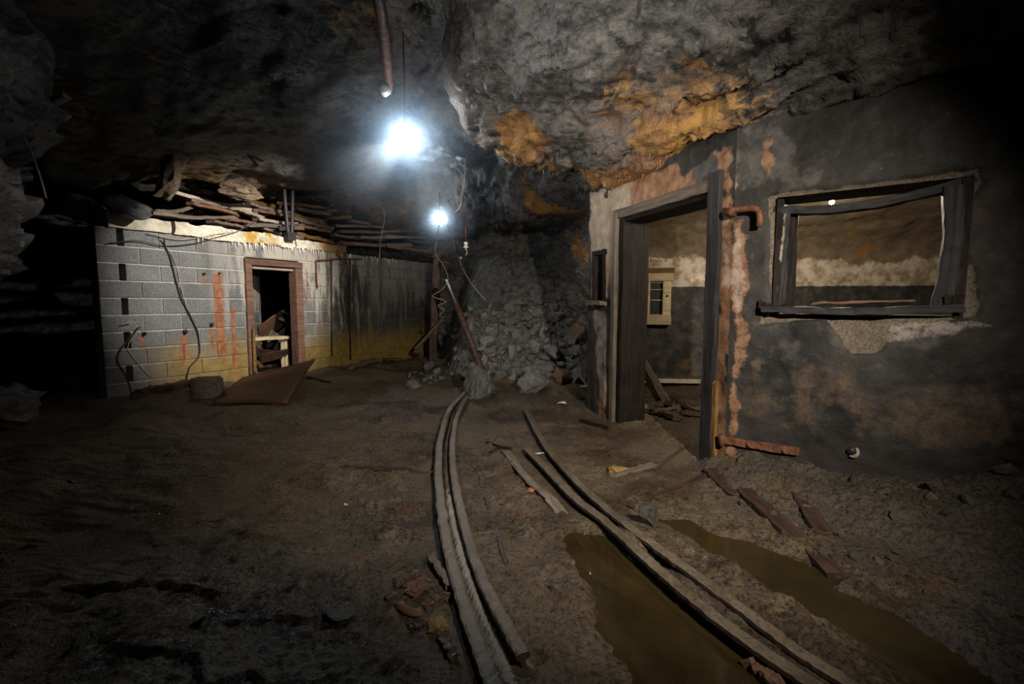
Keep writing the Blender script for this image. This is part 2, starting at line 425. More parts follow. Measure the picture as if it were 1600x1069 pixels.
# rails: mud-caked steel
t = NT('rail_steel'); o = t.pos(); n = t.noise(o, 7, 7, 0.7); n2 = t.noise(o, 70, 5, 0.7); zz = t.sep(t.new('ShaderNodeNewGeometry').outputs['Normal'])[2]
c = t.mix(t.ramp(n, 0.35, 0.65), (0.070, 0.052, 0.034), (0.135, 0.104, 0.070)); c = t.mix(t.ramp(n2, 0.35, 0.5, 0.6, 0), c, (0.035, 0.024, 0.018))
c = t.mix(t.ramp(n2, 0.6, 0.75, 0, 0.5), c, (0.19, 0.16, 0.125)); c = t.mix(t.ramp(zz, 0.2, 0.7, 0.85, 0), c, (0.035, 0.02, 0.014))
M['rail'] = t.out(c, t.ramp(n2, 0.3, 0.7, 0.3, 0.6), t.bump(n2, 0.6, 0.006, t.bump(n, 0.5, 0.015)), 0.5)

def plain(name, col, rough=0.7, var=0.3, scale=12, bumpd=0.006, spec=0.4, **kw):
    t = NT(name); o = t.obj(); n = t.noise(o, scale, 6, 0.65)
    c = t.mix(t.ramp(n, 0.3, 0.7), tuple(q * (1 - var) for q in col), tuple(min(1, q * (1 + var)) for q in col))
    return t.out(c, rough, t.bump(n, 0.5, bumpd), spec, **kw)
M['cable'] = plain('black_cable', (0.018, 0.016, 0.015), 0.5)
M['wire'] = plain('pale_wire', (0.30, 0.24, 0.19), 0.5)
M['paper'] = plain('white_paper', (0.62, 0.58, 0.52), 0.8)
M['porcelain'] = plain('porcelain', (0.55, 0.55, 0.52), 0.25)
M['lime'] = plain('lime_drip', (0.62, 0.58, 0.50), 0.35)
M['drip_rust'] = plain('rust_drip', (0.26, 0.10, 0.035), 0.3)
M['iron_black'] = plain('black_iron', (0.012, 0.011, 0.011), 0.6)
M['lintel'] = None
t = NT('lintel_concrete'); p = t.pos(); n = t.noise(p, 5, 7, 0.65); n2 = t.noise(p, 40, 5, 0.7); s, z = wall_s(t, BW)
c = t.mix(t.ramp(n, 0.35, 0.65), (0.30, 0.27, 0.20), (0.50, 0.46, 0.37))
c = t.mix(t.math('MULTIPLY', t.ramp(s, 0.75, 1.1), t.ramp(n2, 0.4, 0.6)), c, (0.66, 0.60, 0.50))
c = t.mix(t.math('MULTIPLY', t.ramp(s, 1.5, 1.7), t.math('MULTIPLY', t.ramp(s, 2.2, 2.0), t.ramp(n, 0.42, 0.55))), c, (0.36, 0.21, 0.03))
c = t.mix(t.ramp(s, 2.75, 2.95), c, t.mix(t.ramp(n, 0.35, 0.6), (0.26, 0.10, 0.02), (0.13, 0.09, 0.04)))
M['lintel'] = t.out(c, 0.75, t.bump(n2, 0.8, 0.012, t.bump(n, 0.6, 0.03)), 0.3)

# painted concrete / plaster with attribute masks: spall (bare concrete), rust, pale (bare plaster), brown, white, black
t = NT('painted_concrete'); p = t.pos(); n1 = t.noise(p, 2.2, 7, 0.62); n2 = t.noise(p, 10, 8, 0.66); n3 = t.noise(p, 75, 5, 0.75)
sv = t.vec(p, (9, 9, 0.9)); run = t.noise(sv, 1.0, 5, 0.6)
def am(name, lo=0.4, hi=0.65, amp=0.9, nn=None):
    return t.ramp(t.math('ADD', t.attr(name), t.math('MULTIPLY', t.math('SUBTRACT', nn if nn is not None else n2, 0.5), amp)), lo, hi)
c = t.mix(t.ramp(n1, 0.32, 0.68), (0.009, 0.0082, 0.0078), (0.027, 0.0245, 0.0225))
c = t.mix(t.ramp(n2, 0.5, 0.72, 0, 0.55), c, (0.052, 0.044, 0.038))
c = t.mix(t.ramp(n3, 0.3, 0.45, 0.5, 0), c, (0.008, 0.007, 0.007))
c = t.mix(t.math('MULTIPLY', am('grey'), 0.8), c, t.mix(t.ramp(n2, 0.3, 0.7), (0.042, 0.038, 0.036), (0.080, 0.074, 0.069)))
c = t.mix(t.math('MULTIPLY', am('brown', 0.35, 1.15, 2.4), 0.75), c, t.mix(t.ramp(n3, 0.3, 0.7), (0.05, 0.032, 0.018), (0.11, 0.077, 0.05)))
c = t.mix(am('pale', 0.4, 0.6, 1.6), c, t.mix(t.ramp(n2, 0.3, 0.7), (0.20, 0.150, 0.105), (0.34, 0.28, 0.215)))
c = t.mix(t.math('MULTIPLY', am('black', 0.35, 0.8, 1.2, run), 0.9), c, (0.020, 0.017, 0.016))
c = t.mix(am('spall'), c, t.mix(t.ramp(n3, 0.35, 0.65), (0.055, 0.040, 0.027), (0.135, 0.108, 0.080)))
n23 = t.math('ADD', t.math('MULTIPLY', n2, 0.45), t.math('ADD', t.math('MULTIPLY', n3, 0.3), t.math('MULTIPLY', run, 0.25)))
c = t.mix(t.math('MULTIPLY', am('rust', 0.35, 0.7, 2.6, n23), 0.92), c, t.mix(t.ramp(n2, 0.32, 0.68), (0.12, 0.050, 0.020), (0.23, 0.135, 0.082)))
c = t.mix(t.math('MULTIPLY', am('white', 0.5, 0.9, 2.4, n23), 0.55), c, (0.36, 0.31, 0.28))
sp = t.voro(p, 34); c = t.mix(t.math('MULTIPLY', t.ramp(sp, 0.10, 0.03), t.ramp(n1, 0.52, 0.60)), c, (0.35, 0.34, 0.33))  # pale specks: sheen glints of the wall put into the colour
b = t.bump(n1, 0.4, 0.05); b = t.bump(n2, 0.5, 0.014, b); b = t.bump(n3, t.b and 0.45, 0.004, b)
M['concrete'] = t.out(c, t.ramp(n2, 0.3, 0.7, 0.5, 0.8), b, 0.25)

# room plaster: whitewash above a black painted dado
t = NT('room_plaster'); p = t.pos(); z = t.sep(p)[2]; n1 = t.noise(p, 1.6, 7, 0.62); n2 = t.noise(p, 8, 8, 0.66); n3 = t.noise(p, 60, 5, 0.72)
wsh = t.mix(t.ramp(n2, 0.34, 0.62), (0.22, 0.155, 0.095), (0.52, 0.45, 0.36))
peel = t.mix(t.ramp(n2, 0.3, 0.7), (0.11, 0.078, 0.045), (0.20, 0.15, 0.095))
pk = t.ramp(t.math('ADD', t.math('MULTIPLY', t.ramp(z, 1.62, 2.0), 0.5), n1), 0.66, 0.72)
wsh = t.mix(pk, wsh, peel)
wsh = t.mix(t.math('MULTIPLY', t.ramp(n1, 0.60, 0.68), t.ramp(z, 1.75, 1.9)), wsh, (0.28, 0.12, 0.02))
dado = t.mix(t.ramp(n2, 0.4, 0.7), (0.022, 0.022, 0.022), (0.070, 0.066, 0.060))
dado = t.mix(t.math('MULTIPLY', t.ramp(n1, 0.48, 0.66), t.ramp(z, 1.0, 0.5)), dado, (0.15, 0.10, 0.055))
edge = t.math('ADD', z, t.math('MULTIPLY', t.math('SUBTRACT', n2, 0.5), 0.035))
c = t.mix(t.ramp(edge, 1.405, 1.42), dado, wsh)
M['room'] = t.out(c, 0.7, t.bump(n3, 0.4, 0.004, t.bump(n2, 0.6, 0.02)), 0.35)

# murky puddle water
t = NT('muddy_water'); p = t.pos(); n = t.noise(p, 3.5, 5, 0.6); n2 = t.noise(p, 25, 4, 0.6)
t.out(t.mix(t.ramp(n, 0.3, 0.7), (0.036, 0.026, 0.010), (0.060, 0.042, 0.017)), 0.06, t.bump(n2, 0.03, 0.002), 0.5)
tr = t.new('ShaderNodeBsdfTransparent'); tr.inputs[0].default_value = (0.55, 0.45, 0.25, 1)
mx = t.new('ShaderNodeMixShader'); mx.inputs[0].default_value = 0.5
t.t.links.new(tr.outputs[0], mx.inputs[1]); t.t.links.new(t.b.outputs[0], mx.inputs[2]); t.t.links.new(mx.outputs[0], t.n['Material Output'].inputs[0])
M['water'] = t.m

def emit(name, col, k):
    # clear glowing glass: lets the light of the filament through
    t = NT(name); t.n.remove(t.b)
    e_ = t.new('ShaderNodeEmission'); e_.inputs[0].default_value = (*col, 1); e_.inputs[1].default_value = k
    tr_ = t.new('ShaderNodeBsdfTransparent'); ad = t.new('ShaderNodeAddShader')
    t.t.links.new(e_.outputs[0], ad.inputs[0]); t.t.links.new(tr_.outputs[0], ad.inputs[1]); t.t.links.new(ad.outputs[0], t.n['Material Output'].inputs[0])
    t.m.cycles.emission_sampling = 'NONE'; return t.m
M['bulb'] = emit('lit_bulb', (0.93, 0.97, 1.0), 30.0)
M['bulb_warm'] = emit('lit_bulb_warm', (1.0, 0.86, 0.7), 40.0)
# ------------------------------------------------------------------ rock roof (ceiling)
CTRL = np.array([
 (0.84,5.04,2.50),(1.2,4.1,2.40),(1.53,3.24,2.36),(2.2,2.8,2.44),(3.0,2.25,2.5),(4.2,1.4,2.55),(5.2,0,2.6),
 (2,5,2.62),(3.5,4,2.66),(2,7.5,2.66),(5,3,2.8),(5,7,2.8),(6,-2,3),
 (0.27,3.75,2.92),(0.62,2.95,2.92),(1.4,2.2,2.98),(2.4,1.5,3.0),(3.4,0.4,3.1),
 (-0.5,3.9,3.08),(-0.5,3.0,3.35),(0,2.2,3.5),(1,1.2,3.5),
 (-1.2,4.7,3.5),(-2.5,4,3.8),(-1.2,2,3.9),(0,0,3.8),(0,-3,3.6),
 (-0.35,5.0,2.86),(0.3,5.0,2.66),(0.1,6.0,2.72),(0,7.3,2.62),(0.9,7.0,2.2),(0.5,8.5,2.3),(-0.8,9,3.0),(-1.2,7.4,3.45),(1.2,9.5,2.3),
 (-4.5,5.1,2.75),(-3.5,6.9,2.98),(-2.5,8.6,3.0),(-1.7,10,2.8),(-5,7.5,2.9),(-4,8.5,2.85),(-4.4,9.5,2.6),(-3,12,2.5),
 (-3.6,4.6,3.1),(-2.4,6.3,3.0),(-4.7,3.3,3.2),(-6,4,2.8),(-5,1,3.5),(-8,6,2.6),(-8.5,1,3),(-8,11,2.4),(-6,-2,3.3),(-13,6,2.5),(-12,13,2.4),(-5,14.5,2.4),(2,14,2.6)])
def tps(C, Q):
    def U(r2): return np.where(r2 > 1e-12, 0.5 * r2 * np.log(np.maximum(r2, 1e-12)), 0)
    n = len(C); D = C[:, None, :2] - C[None, :, :2]; K = U((D ** 2).sum(-1)) + 0.02 * np.eye(n)
    P_ = np.hstack([np.ones((n, 1)), C[:, :2]]); A = np.block([[K, P_], [P_.T, np.zeros((3, 3))]])
    s = np.linalg.solve(A, np.concatenate([C[:, 2], np.zeros(3)]))
    r = np.empty(len(Q))
    for k in range(0, len(Q), 20000):
        q = Q[k:k + 20000]; D = q[:, None, :] - C[None, :, :2]
        r[k:k + 20000] = U((D ** 2).sum(-1)) @ s[:n] + s[n] + q @ s[n + 1:]
    return r
def axis(lo, a, b, hi, fine, coarse):
    out = [lo]
    while out[-1] < hi:
        x = out[-1]; d = 0 if a <= x <= b else min(abs(x - a), abs(x - b))
        out.append(x + min(coarse, fine + 0.06 * d))
    return np.array(out)
gx = axis(-14.5, -1.0, 2.6, 6.5, 0.024, 0.09); gy = axis(-3.0, 2.2, 6.0, 15.0, 0.026, 0.09)
XX, YY = np.meshgrid(gx, gy, indexing='ij'); Q = np.stack([XX.ravel(), YY.ravel()], 1)
z = tps(CTRL, Q)
q3 = np.stack([Q[:, 0], Q[:, 1], z], 1)
wob = fbm(q3 * 1.1, 3) * 0.16
# the hanging slab ends to the left in a step, and at its far side in a lip
side = sstep(0.10, -0.12, Q[:, 0] + 0.115 * Q[:, 1] + wob) * sstep(5.3, 4.6, Q[:, 1])
z = z + 0.42 * side
lipy = 5.02 - 0.10 * (Q[:, 0] - 0.4) + wob * 0.9
z = z + 0.30 * sstep(-0.02, 0.20, Q[:, 1] - lipy) * sstep(-0.75, -0.2, Q[:, 0]) * sstep(1.5, 0.7, Q[:, 0]) * sstep(7.6, 6.6, Q[:, 1])
lip2 = 6.9 + 0.25 * np.sin(Q[:, 0] * 2.1) + wob
z = z + 0.25 * sstep(0.0, 0.15, Q[:, 1] - lip2) * sstep(-0.9, -0.4, Q[:, 0]) * sstep(1.3, 0.9, Q[:, 0])
# thin overlapping beds along the lip above the doorway
bed = (Q[:, 0] - 0.3) * 0.9 + (Q[:, 1] - 4.0) * 0.42
near = sstep(0.75, 0.1, np.abs((Q - DW.o) @ DW.n)) * sstep(-0.9, -0.2, (Q - DW.o) @ DW.d) * sstep(2.4, 1.8, (Q - DW.o) @ DW.d)
saw = ((bed + wob * 0.7) * 3.6) % 1.0
z = z - 0.11 * near * saw ** 2 * sstep(1.0, 0.72, saw)
zz = z.reshape(XX.shape)
dzx = np.gradient(zz, gx, axis=0).ravel(); dzy = np.gradient(zz, gy, axis=1).ravel()
nrm = np.stack([dzx, dzy, -np.ones_like(dzx)], 1); nrm /= np.linalg.norm(nrm, axis=1)[:, None]
q3 = np.stack([Q[:, 0], Q[:, 1], z], 1)
ca, sa = math.cos(0.5), math.sin(0.5)
qr = np.stack([q3[:, 0] * ca + q3[:, 2] * sa, q3[:, 1], (-q3[:, 0] * sa + q3[:, 2] * ca) * 1.9], 1)
calm = 1 - 0.45 * sstep(1.0, 0.3, np.hypot(Q[:, 0] + 0.25, Q[:, 1] - 3.8))
d = 0.16 * fbm(qr * 0.9, 4) + 0.060 * facet(qr * 1.9 + fbm(qr * 2.2, 2)[:, None] * 0.35) * calm + 0.035 * facet(qr * 5.5 + 3.3) * calm + 0.016 * ridged(qr * 9.0) + 0.006 * fbm(qr * 30, 2)
V = q3 + nrm * d[:, None]
# do not sink below the tops of the block wall and the room vault
inroom = sstep(0.0, 0.25, -((Q - DW.o) @ DW.n)) * sstep(0.0, 0.25, -((Q - WW.o) @ WW.n))
V[:, 2] = np.maximum(V[:, 2], 2.30 + 0.22 * inroom)
dl = np.abs(Q[:, 1] - lipy)
sw = (Q - DW.o) @ DW.d; nw = (Q - DW.o) @ DW.n
n_s = fbm(q3 * 1.7, 4)
stain = np.maximum(sstep(0.95, 0.05, nw + 0.35 * n_s) * sstep(-0.7, 0.3, sw) * sstep(3.2, 1.9, sw) * sstep(-0.3, 0.0, nw),
                   sstep(0.95, 0.05, dl + 0.3 * n_s) * sstep(-0.6, -0.2, Q[:, 0]) * sstep(6, 5.3, Q[:, 1]) * 0.85)
stain = np.maximum(stain, sstep(0.45, 0.1, np.hypot(Q[:, 0] - 0.12, Q[:, 1] - 4.45) + 0.2 * n_s) * 1.0)
stain = np.maximum(stain, sstep(0.35, 0.1, np.abs(Q[:, 1] - lip2 + 0.1)) * sstep(-0.1, 0.3, Q[:, 0]) * 1.0)
stain = np.maximum(stain, 0.45 * sstep(0.3, 0.9, fbm(q3 * 0.8 + 5, 3)))
bwn = (Q - BW.o) @ BW.n
stain = np.maximum(stain, sstep(0.9, 0.2, np.abs(bwn)) * 0.55)
lime = sstep(0.12, 0.02, dl) * sstep(-0.6, -0.2, Q[:, 0]) * sstep(0.9, 0.3, Q[:, 0]) * 0.75
keep = None
tag(mkgrid('ceiling', V, len(gx), len(gy), M['rock'], attrs={'stain': stain, 'lime': lime}, flip=True), 'rough dark slate roof of the mine chamber with ochre stained lip', 'rock roof', kind='structure')
CEIL = (gx, gy, V[:, 2].reshape(XX.shape))
def interp(G, x, y):
    i = int(np.clip(np.searchsorted(G[0], x) - 1, 0, len(G[0]) - 2)); j = int(np.clip(np.searchsorted(G[1], y) - 1, 0, len(G[1]) - 2))
    fx = (x - G[0][i]) / (G[0][i + 1] - G[0][i]); fy = (y - G[1][j]) / (G[1][j + 1] - G[1][j])
    z_ = G[2]; return float((z_[i, j] * (1 - fx) + z_[i + 1, j] * fx) * (1 - fy) + (z_[i, j + 1] * (1 - fx) + z_[i + 1, j + 1] * fx) * fy)
def ceil_z(x, y): return interp(CEIL, x, y)

# ------------------------------------------------------------------ mud floor
RZ = 0.055
px_rail_l = [(727, 612), (702, 640), (689, 680), (685, 720), (686, 760), (693, 820), (707, 880), (727, 950), (752, 1020), (775, 1080), (800, 1140)]
px_rail_lg = [(735, 612), (716, 645), (707, 690), (708, 730), (716, 780), (735, 850), (757, 910), (788, 970), (818, 1022)]
px_rail_r = [(822, 700), (862, 740), (899, 778), (948, 815), (1005, 867), (1064, 919), (1152, 988), (1266, 1066), (1380, 1140)]
px_rail_rg = [(822, 640), (850, 692), (888, 738), (930, 778), (978, 818), (1035, 860), (1093, 902), (1152, 945), (1240, 1011), (1316, 1060), (1420, 1130)]
RAILS = {k: [gp(x, y, RZ) for x, y in v] for k, v in (('l', px_rail_l), ('lg', px_rail_lg), ('r', px_rail_r), ('rg', px_rail_rg))}
PUD1 = [gp(*q)[:2] for q in [(893, 832), (918, 846), (950, 845), (985, 872), (1052, 930), (1100, 968), (1160, 1012), (1240, 1080), (1290, 1120), (1100, 1130), (1040, 1080), (985, 1020), (960, 985), (938, 930), (905, 880)]]
PUD2 = [gp(*q)[:2] for q in [(1042, 818), (1090, 820), (1120, 838), (1200, 862), (1290, 905), (1370, 950), (1470, 1000), (1580, 1075), (1600, 1130), (1420, 1100), (1330, 1030), (1240, 965), (1170, 915), (1110, 880), (1075, 850)]]
fx_ = axis(-14.0, -0.9, 2.6, 6.5, 0.0125, 0.09); fy_ = axis(0.6, 1.2, 4.2, 15.0, 0.0125, 0.09)
fy_ = np.concatenate([np.arange(-3, 0.6, 0.12), fy_])
XX, YY = np.meshgrid(fx_, fy_, indexing='ij'); Q = np.stack([XX.ravel(), YY.ravel()], 1)
q3 = np.stack([Q[:, 0], Q[:, 1], 0 * Q[:, 0]], 1)
z = 0.045 * fbm(q3 * 0.7, 3) + 0.030 * fbm(q3 * 2.3 + 4, 3) + 0.020 * fbm(q3 * 7 + 2, 3) + 0.016 * np.maximum(facet(q3 * 9 + 0.4 * fbm(q3 * 6, 2)[:, None]), -0.3) * (0.6 + 0.6 * vn(q3 * 1.1)) + 0.007 * facet(q3 * 26) + 0.006 * fbm(q3 * 45, 2)
# slate-like crust plates on the left
z += 0.022 * facet(np.stack([Q[:, 0] * 2.2 + Q[:, 1], Q[:, 1] * 4.2, q3[:, 2]], 1)) * sstep(0.0, -1.0, Q[:, 0])
# cart ruts sweeping across the floor on the left
rut = np.sin((Q[:, 1] - 0.62 * Q[:, 0] - 0.05 * Q[:, 0] ** 2) * 5.5) * sstep(-0.7, -1.6, Q[:, 0]) * sstep(0.8, 2.4, Q[:, 1])
z += 0.010 * rut
sb = (Q - BW.o) @ BW.n
z += 0.06 * sstep(2.2, 0.2, sb)
sw = (Q - WW.o) @ WW.n; swd = (Q - WW.o) @ WW.d
z += sstep(0.75, 0.0, sw) * sstep(-0.35, 0.3, swd) * (0.07 + 0.17 * sstep(0.8, 1.6, swd) + 0.05 * fbm(q3 * 4, 3))
z += 0.05 * sstep(1.9, 3.2, Q[:, 0]) + 0.07 * sstep(-1.9, -3.6, Q[:, 0])
z += 0.035 * sstep(0.1, -0.1, (Q - DW.o) @ DW.n)
z += 0.10 * sstep(6.4, 7.4, Q[:, 1]) * sstep(-1.6, -0.6, Q[:, 0])
# ridge beside the right hand rails, ditch line of the buried board
dr = {k: sdline(Q, np.array(v)[:, :2]) for k, v in RAILS.items()}
railmin = np.minimum.reduce(list(dr.values()))
k = sstep(0.30, 0.10, railmin); z = z * (1 - k) + (0.012 + 0.25 * z) * k
k = sstep(0.055, 0.03, railmin); z = z * (1 - k) + 0.005 * k
gapl = sstep(0.10, 0.05, dr['l']) * sstep(0.10, 0.05, dr['lg']); z = np.maximum(z, (0.040 + 0.006 * fbm(q3 * 25, 2)) * sstep(0.3, 0.9, gapl))
nz = fbm(q3 * 5.0, 4)
for P_, wl in ((PUD1, 0.0), (PUD2, 0.0)):
    sd = sdpoly(Q, P_) + 0.075 * nz
    k = sstep(0.13, -0.04, sd)
    z = z * (1 - k) + k * (-0.030 + 0.010 * nz + 0.25 * np.minimum(z, 0))
    rim = sstep(0.0, 0.07, sd) * sstep(0.26, 0.09, sd); z += 0.012 * rim
WATER_Z = -0.004
z += 0.045 * sstep(0.25, 0.08, np.abs(sdline(Q, np.array([gp(*q)[:2] for q in [(1010, 835), (1120, 900), (1220, 975), (1330, 1045)]])))) * (0.6 + 0.6 * nz)
# hole by the black stone and the pit at the end of the check rail
for hx, hy, r_, dep in ((1000, 806, 0.09, 0.05), (838, 1030, 0.05, 0.05)):
    c_ = gp(hx, hy)[:2]; z -= dep * sstep(r_, 0.0, np.hypot(*(Q - c_).T))
grey = np.maximum(sstep(1.0, 2.0, Q[:, 0] + 0.3 * nz) * sstep(4.6, 3.2, Q[:, 1]), 0.5 * sstep(0.0, 0.6, fbm(q3 * 0.8 + 8, 3)))
stainf = np.zeros(len(Q))
for sx, sy, r_ in ((828, 772, 0.06), (803, 810, 0.11), (872, 940, 0.07), (1120, 868, 0.1), (640, 800, 0.15), (560, 870, 0.12), (860, 650, 0.3), (1440, 905, 0.25), (700, 700, 0.08)):
    stainf = np.maximum(stainf, sstep(r_, 0.0, np.hypot(*(Q - gp(sx, sy)[:2]).T)) * 0.85)
limef = sstep(0.12, 0.06, dr['l']) * sstep(0.12, 0.055, dr['lg']) * sstep(3.2, 2.4, Q[:, 1]) * 0.85
sbd = (Q - BW.o) @ BW.d
floor = mkgrid('floor', np.stack([Q[:, 0], Q[:, 1], z], 1), len(fx_), len(fy_), M['mud'], attrs={'grey': grey, 'stain': stainf, 'lime': limef})
tag(floor, 'uneven brown mud floor of the mine chamber', 'mud floor', kind='structure')
FL = (fx_, fy_, z.reshape(XX.shape))
def fz(x, y): return interp(FL, x, y)

# ------------------------------------------------------------------ vertical rock sheets
def sheet(name, path, z0, z1, res, mat, prof=None, amp=1.0, seed=0.0, inward=1, label=None, stainfn=None):
    P_ = spline([(*q, 0) for q in path], 24); P_ = np.array(P_)[:, :2]
    L = np.concatenate([[0], np.cumsum(np.hypot(*np.diff(P_, axis=0).T))])
    u = np.arange(0, L[-1], res); zs = np.arange(z0, z1, res)
    X = np.interp(u, L, P_[:, 0]); Y = np.interp(u, L, P_[:, 1])
    T = np.stack([np.gradient(X), np.gradient(Y)], 1); T /= np.linalg.norm(T, axis=1)[:, None]
    N = np.stack([-T[:, 1], T[:, 0]], 1) * inward
    nu, nv = len(u), len(zs)
    B = np.stack([np.repeat(X, nv), np.repeat(Y, nv), np.tile(zs, nu)], 1)
    NN = np.repeat(N, nv, 0)
    q = B + seed; q = np.stack([q[:, 0] * 0.9 + q[:, 2] * 0.45, q[:, 1], q[:, 2] * 1.5 - q[:, 0] * 0.4], 1)
    d = amp * (0.25 * fbm(q * 0.9, 4) + 0.17 * facet(q * 1.5 + fbm(q * 2, 2)[:, None] * 0.3) + 0.06 * facet(q * 4.2) + 0.02 * ridged(q * 9))
    if prof is not None: d = d + prof(np.repeat(u / L[-1], nv), B[:, 2])
    V = B.copy(); V[:, :2] += NN * d[:, None]; V[:, 2] += 0.25 * d
    st = stainfn(V) if stainfn else 0.4 * sstep(0.2, 0.8, fbm(q * 0.9 + 3, 3))
    o = mkgrid(name, V, nu, nv, mat, attrs={'stain': st, 'lime': np.zeros(len(V))}, smooth=False)
    return tag(o, label, 'rock wall', kind='structure')
# left outcrop: bulges out at head height, undercut below
sheet('wall_left', [(-3.3, -1.5), (-3.7, 0.8), (-4.25, 2.6), (-4.62, 3.75), (-5.1, 4.0), (-6.6, 3.9)], -0.2, 3.6, 0.045, M['rockleft'],
      prof=lambda u, zz_: 0.42 * sstep(1.1, 1.45, zz_) - 0.25 * sstep(1.15, 0.75, zz_) + 0.30 * sstep(0.75, 0.45, zz_) + 0.25 * sstep(1.7, 2.6, zz_),
      amp=1.0, seed=3.0, inward=-1, label='jagged grey slate outcrop beside the black side passage')
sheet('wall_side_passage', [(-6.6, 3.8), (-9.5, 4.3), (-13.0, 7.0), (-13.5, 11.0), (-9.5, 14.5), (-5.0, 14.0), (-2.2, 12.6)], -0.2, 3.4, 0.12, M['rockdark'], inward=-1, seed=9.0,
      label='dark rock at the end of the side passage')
sheet('wall_back', [(1.12, 5.0), (1.16, 6.0), (1.12, 7.2), (0.9, 8.8), (0.2, 10.0), (-0.9, 10.6), (-2.6, 10.7)], -0.2, 3.4, 0.045, M['rock'], amp=0.55, inward=1, seed=5.0,
      label='broken rock face behind the rockfall at the tunnel end',
      stainfn=lambda V: np.maximum(0.9 * sstep(0.35, 0.0, np.abs(V[:, 2] - 1.85 - 0.25 * (V[:, 1] - 6.5))) * sstep(5.5, 6.2, V[:, 1]) * sstep(8.6, 7.6, V[:, 1]), 0.4 * sstep(0.2, 0.8, fbm(V * 1.2, 3))))
# ------------------------------------------------------------------ block wall
rnd = random.Random(5)
CH = 0.195; Z0 = 1.246 - 7 * CH; NC = 11; BL = 0.40; TH = 0.20; LEN = 5.75
dl0, dtop = BW.sz(383, 409); dr0, _ = BW.sz(466, 409)
DOOR = (dl0, dr0, dtop + 0.0)
wall_b = empty('wall_block', BW.pt(0, 0, 0)); wall_b.matrix_world = Matrix.Translation(BW.pt(0, 0, 0)) @ BW.frame()
tag(wall_b, 'grey concrete block wall with rust and lime runs', 'block wall', kind='structure')
def block_mesh(L, H, T, j):
    V, F = [], []
    e = 0.004
    V = [(0, e, e), (L, e, e), (L, e, H - e), (0, e, H - e), (e, 0, 2 * e), (L - e, 0, 2 * e), (L - e, 0, H - 2 * e), (e, 0, H - 2 * e), (0, T, 0), (L, T, 0), (L, T, H), (0, T, H)]
    V = [(x + j.uniform(-.0015, .0015), y + j.uniform(-.001, .001), z_ + j.uniform(-.0015, .0015)) for x, y, z_ in V]
    F = [(4, 5, 6, 7), (0, 1, 5, 4), (1, 2, 6, 5), (2, 3, 7, 6), (3, 0, 4, 7), (0, 8, 9, 1), (1, 9, 10, 2), (2, 10, 11, 3), (3, 11, 8, 0), (8, 11, 10, 9)]
    return V, F
mort = MB(); n_blk = 0
for c in range(NC):
    zb = Z0 + c * CH
    x = -0.0 - (0.0 if c % 2 else 0.0)
    first = 0.40 if c % 2 else 0.20
    segs = []; s_ = 0.0; Lb = first
    while s_ < LEN:
        segs.append((s_, min(s_ + Lb, LEN))); s_ += Lb; Lb = BL
    spans = [(0, LEN)]
    if zb + CH * 0.5 < DOOR[2]: spans = [(0, DOOR[0]), (DOOR[1], LEN)]
    for a, b_ in spans:
        for a2, b2 in ([(a, 0.2), (0.258, b_)] if (c % 2 == 0 and c >= 2 and a == 0) else [(a, b_)]):
            mort.box(((a2 + b2) / 2 + 0.004 * (a2 == 0), TH / 2 + 0.004, zb + CH / 2), (b2 - a2 - 0.012, TH - 0.016, CH + 0.0))
        for p0, p1 in segs:
            q0, q1 = max(p0, a), min(p1, b_)
            if q1 - q0 < 0.05: continue
            gap0 = 0.005
            # toothed end: slot beside the first half block on every other course
            if c % 2 == 0 and p0 == 0.2 and a == 0 and c >= 2: q0 += 0.055
            V, F = block_mesh(q1 - q0 - 0.010, CH - 0.010, TH, rnd)
            off = rnd.uniform(-0.003, 0.003)
            o = mk('block', V, F, M['block'], wall_b); o.location = (q0 + 0.005, off, zb + 0.005); n_blk += 1
# mortar in the slots is missing: cut the core there by leaving it set back
m_o = mort.build('mortar_core', M['mortar'], wall_b)
slots = MB()
for c in range(2, NC, 2):
    slots.box((0.228, 0.175, Z0 + c * CH + CH / 2), (0.07, 0.02, CH - 0.01))
slots.build('joint_shade_plate', M['iron_black'], wall_b)  # black back plates put the shade of the open joints into colour
# inner return wall seen through the doorway (left reveal continues as a cross wall)
ret = empty('wall_return', BW.pt(DOOR[0] - 0.12, 0, -TH)); ret.matrix_world = Matrix.Translation(BW.pt(DOOR[0] - 0.02, 0, -TH - 0.02)) @ BW.frame() @ Matrix.Rotation(R(44), 4, 'Z')
tag(ret, 'short return wall of grey blocks inside the block doorway', 'block wall', kind='structure')
rm = MB()
for c in range(NC - 1):
    zb = Z0 + c * CH; Lb = 0.3 if c % 2 else 0.5; s_ = 0
    rm.box((0.6, TH / 2, zb + CH / 2), (1.19, TH - 0.012, CH))
    while s_ < 1.2:
        e_ = min(s_ + Lb, 1.2)
        V, F = block_mesh(e_ - s_ - 0.01, CH - 0.01, TH, rnd); o = mk('block', V, F, M['block'], ret); o.location = (s_ + 0.005, 0, zb + 0.005); s_ = e_; Lb = BL
rm.build('mortar_core', M['mortar'], ret)

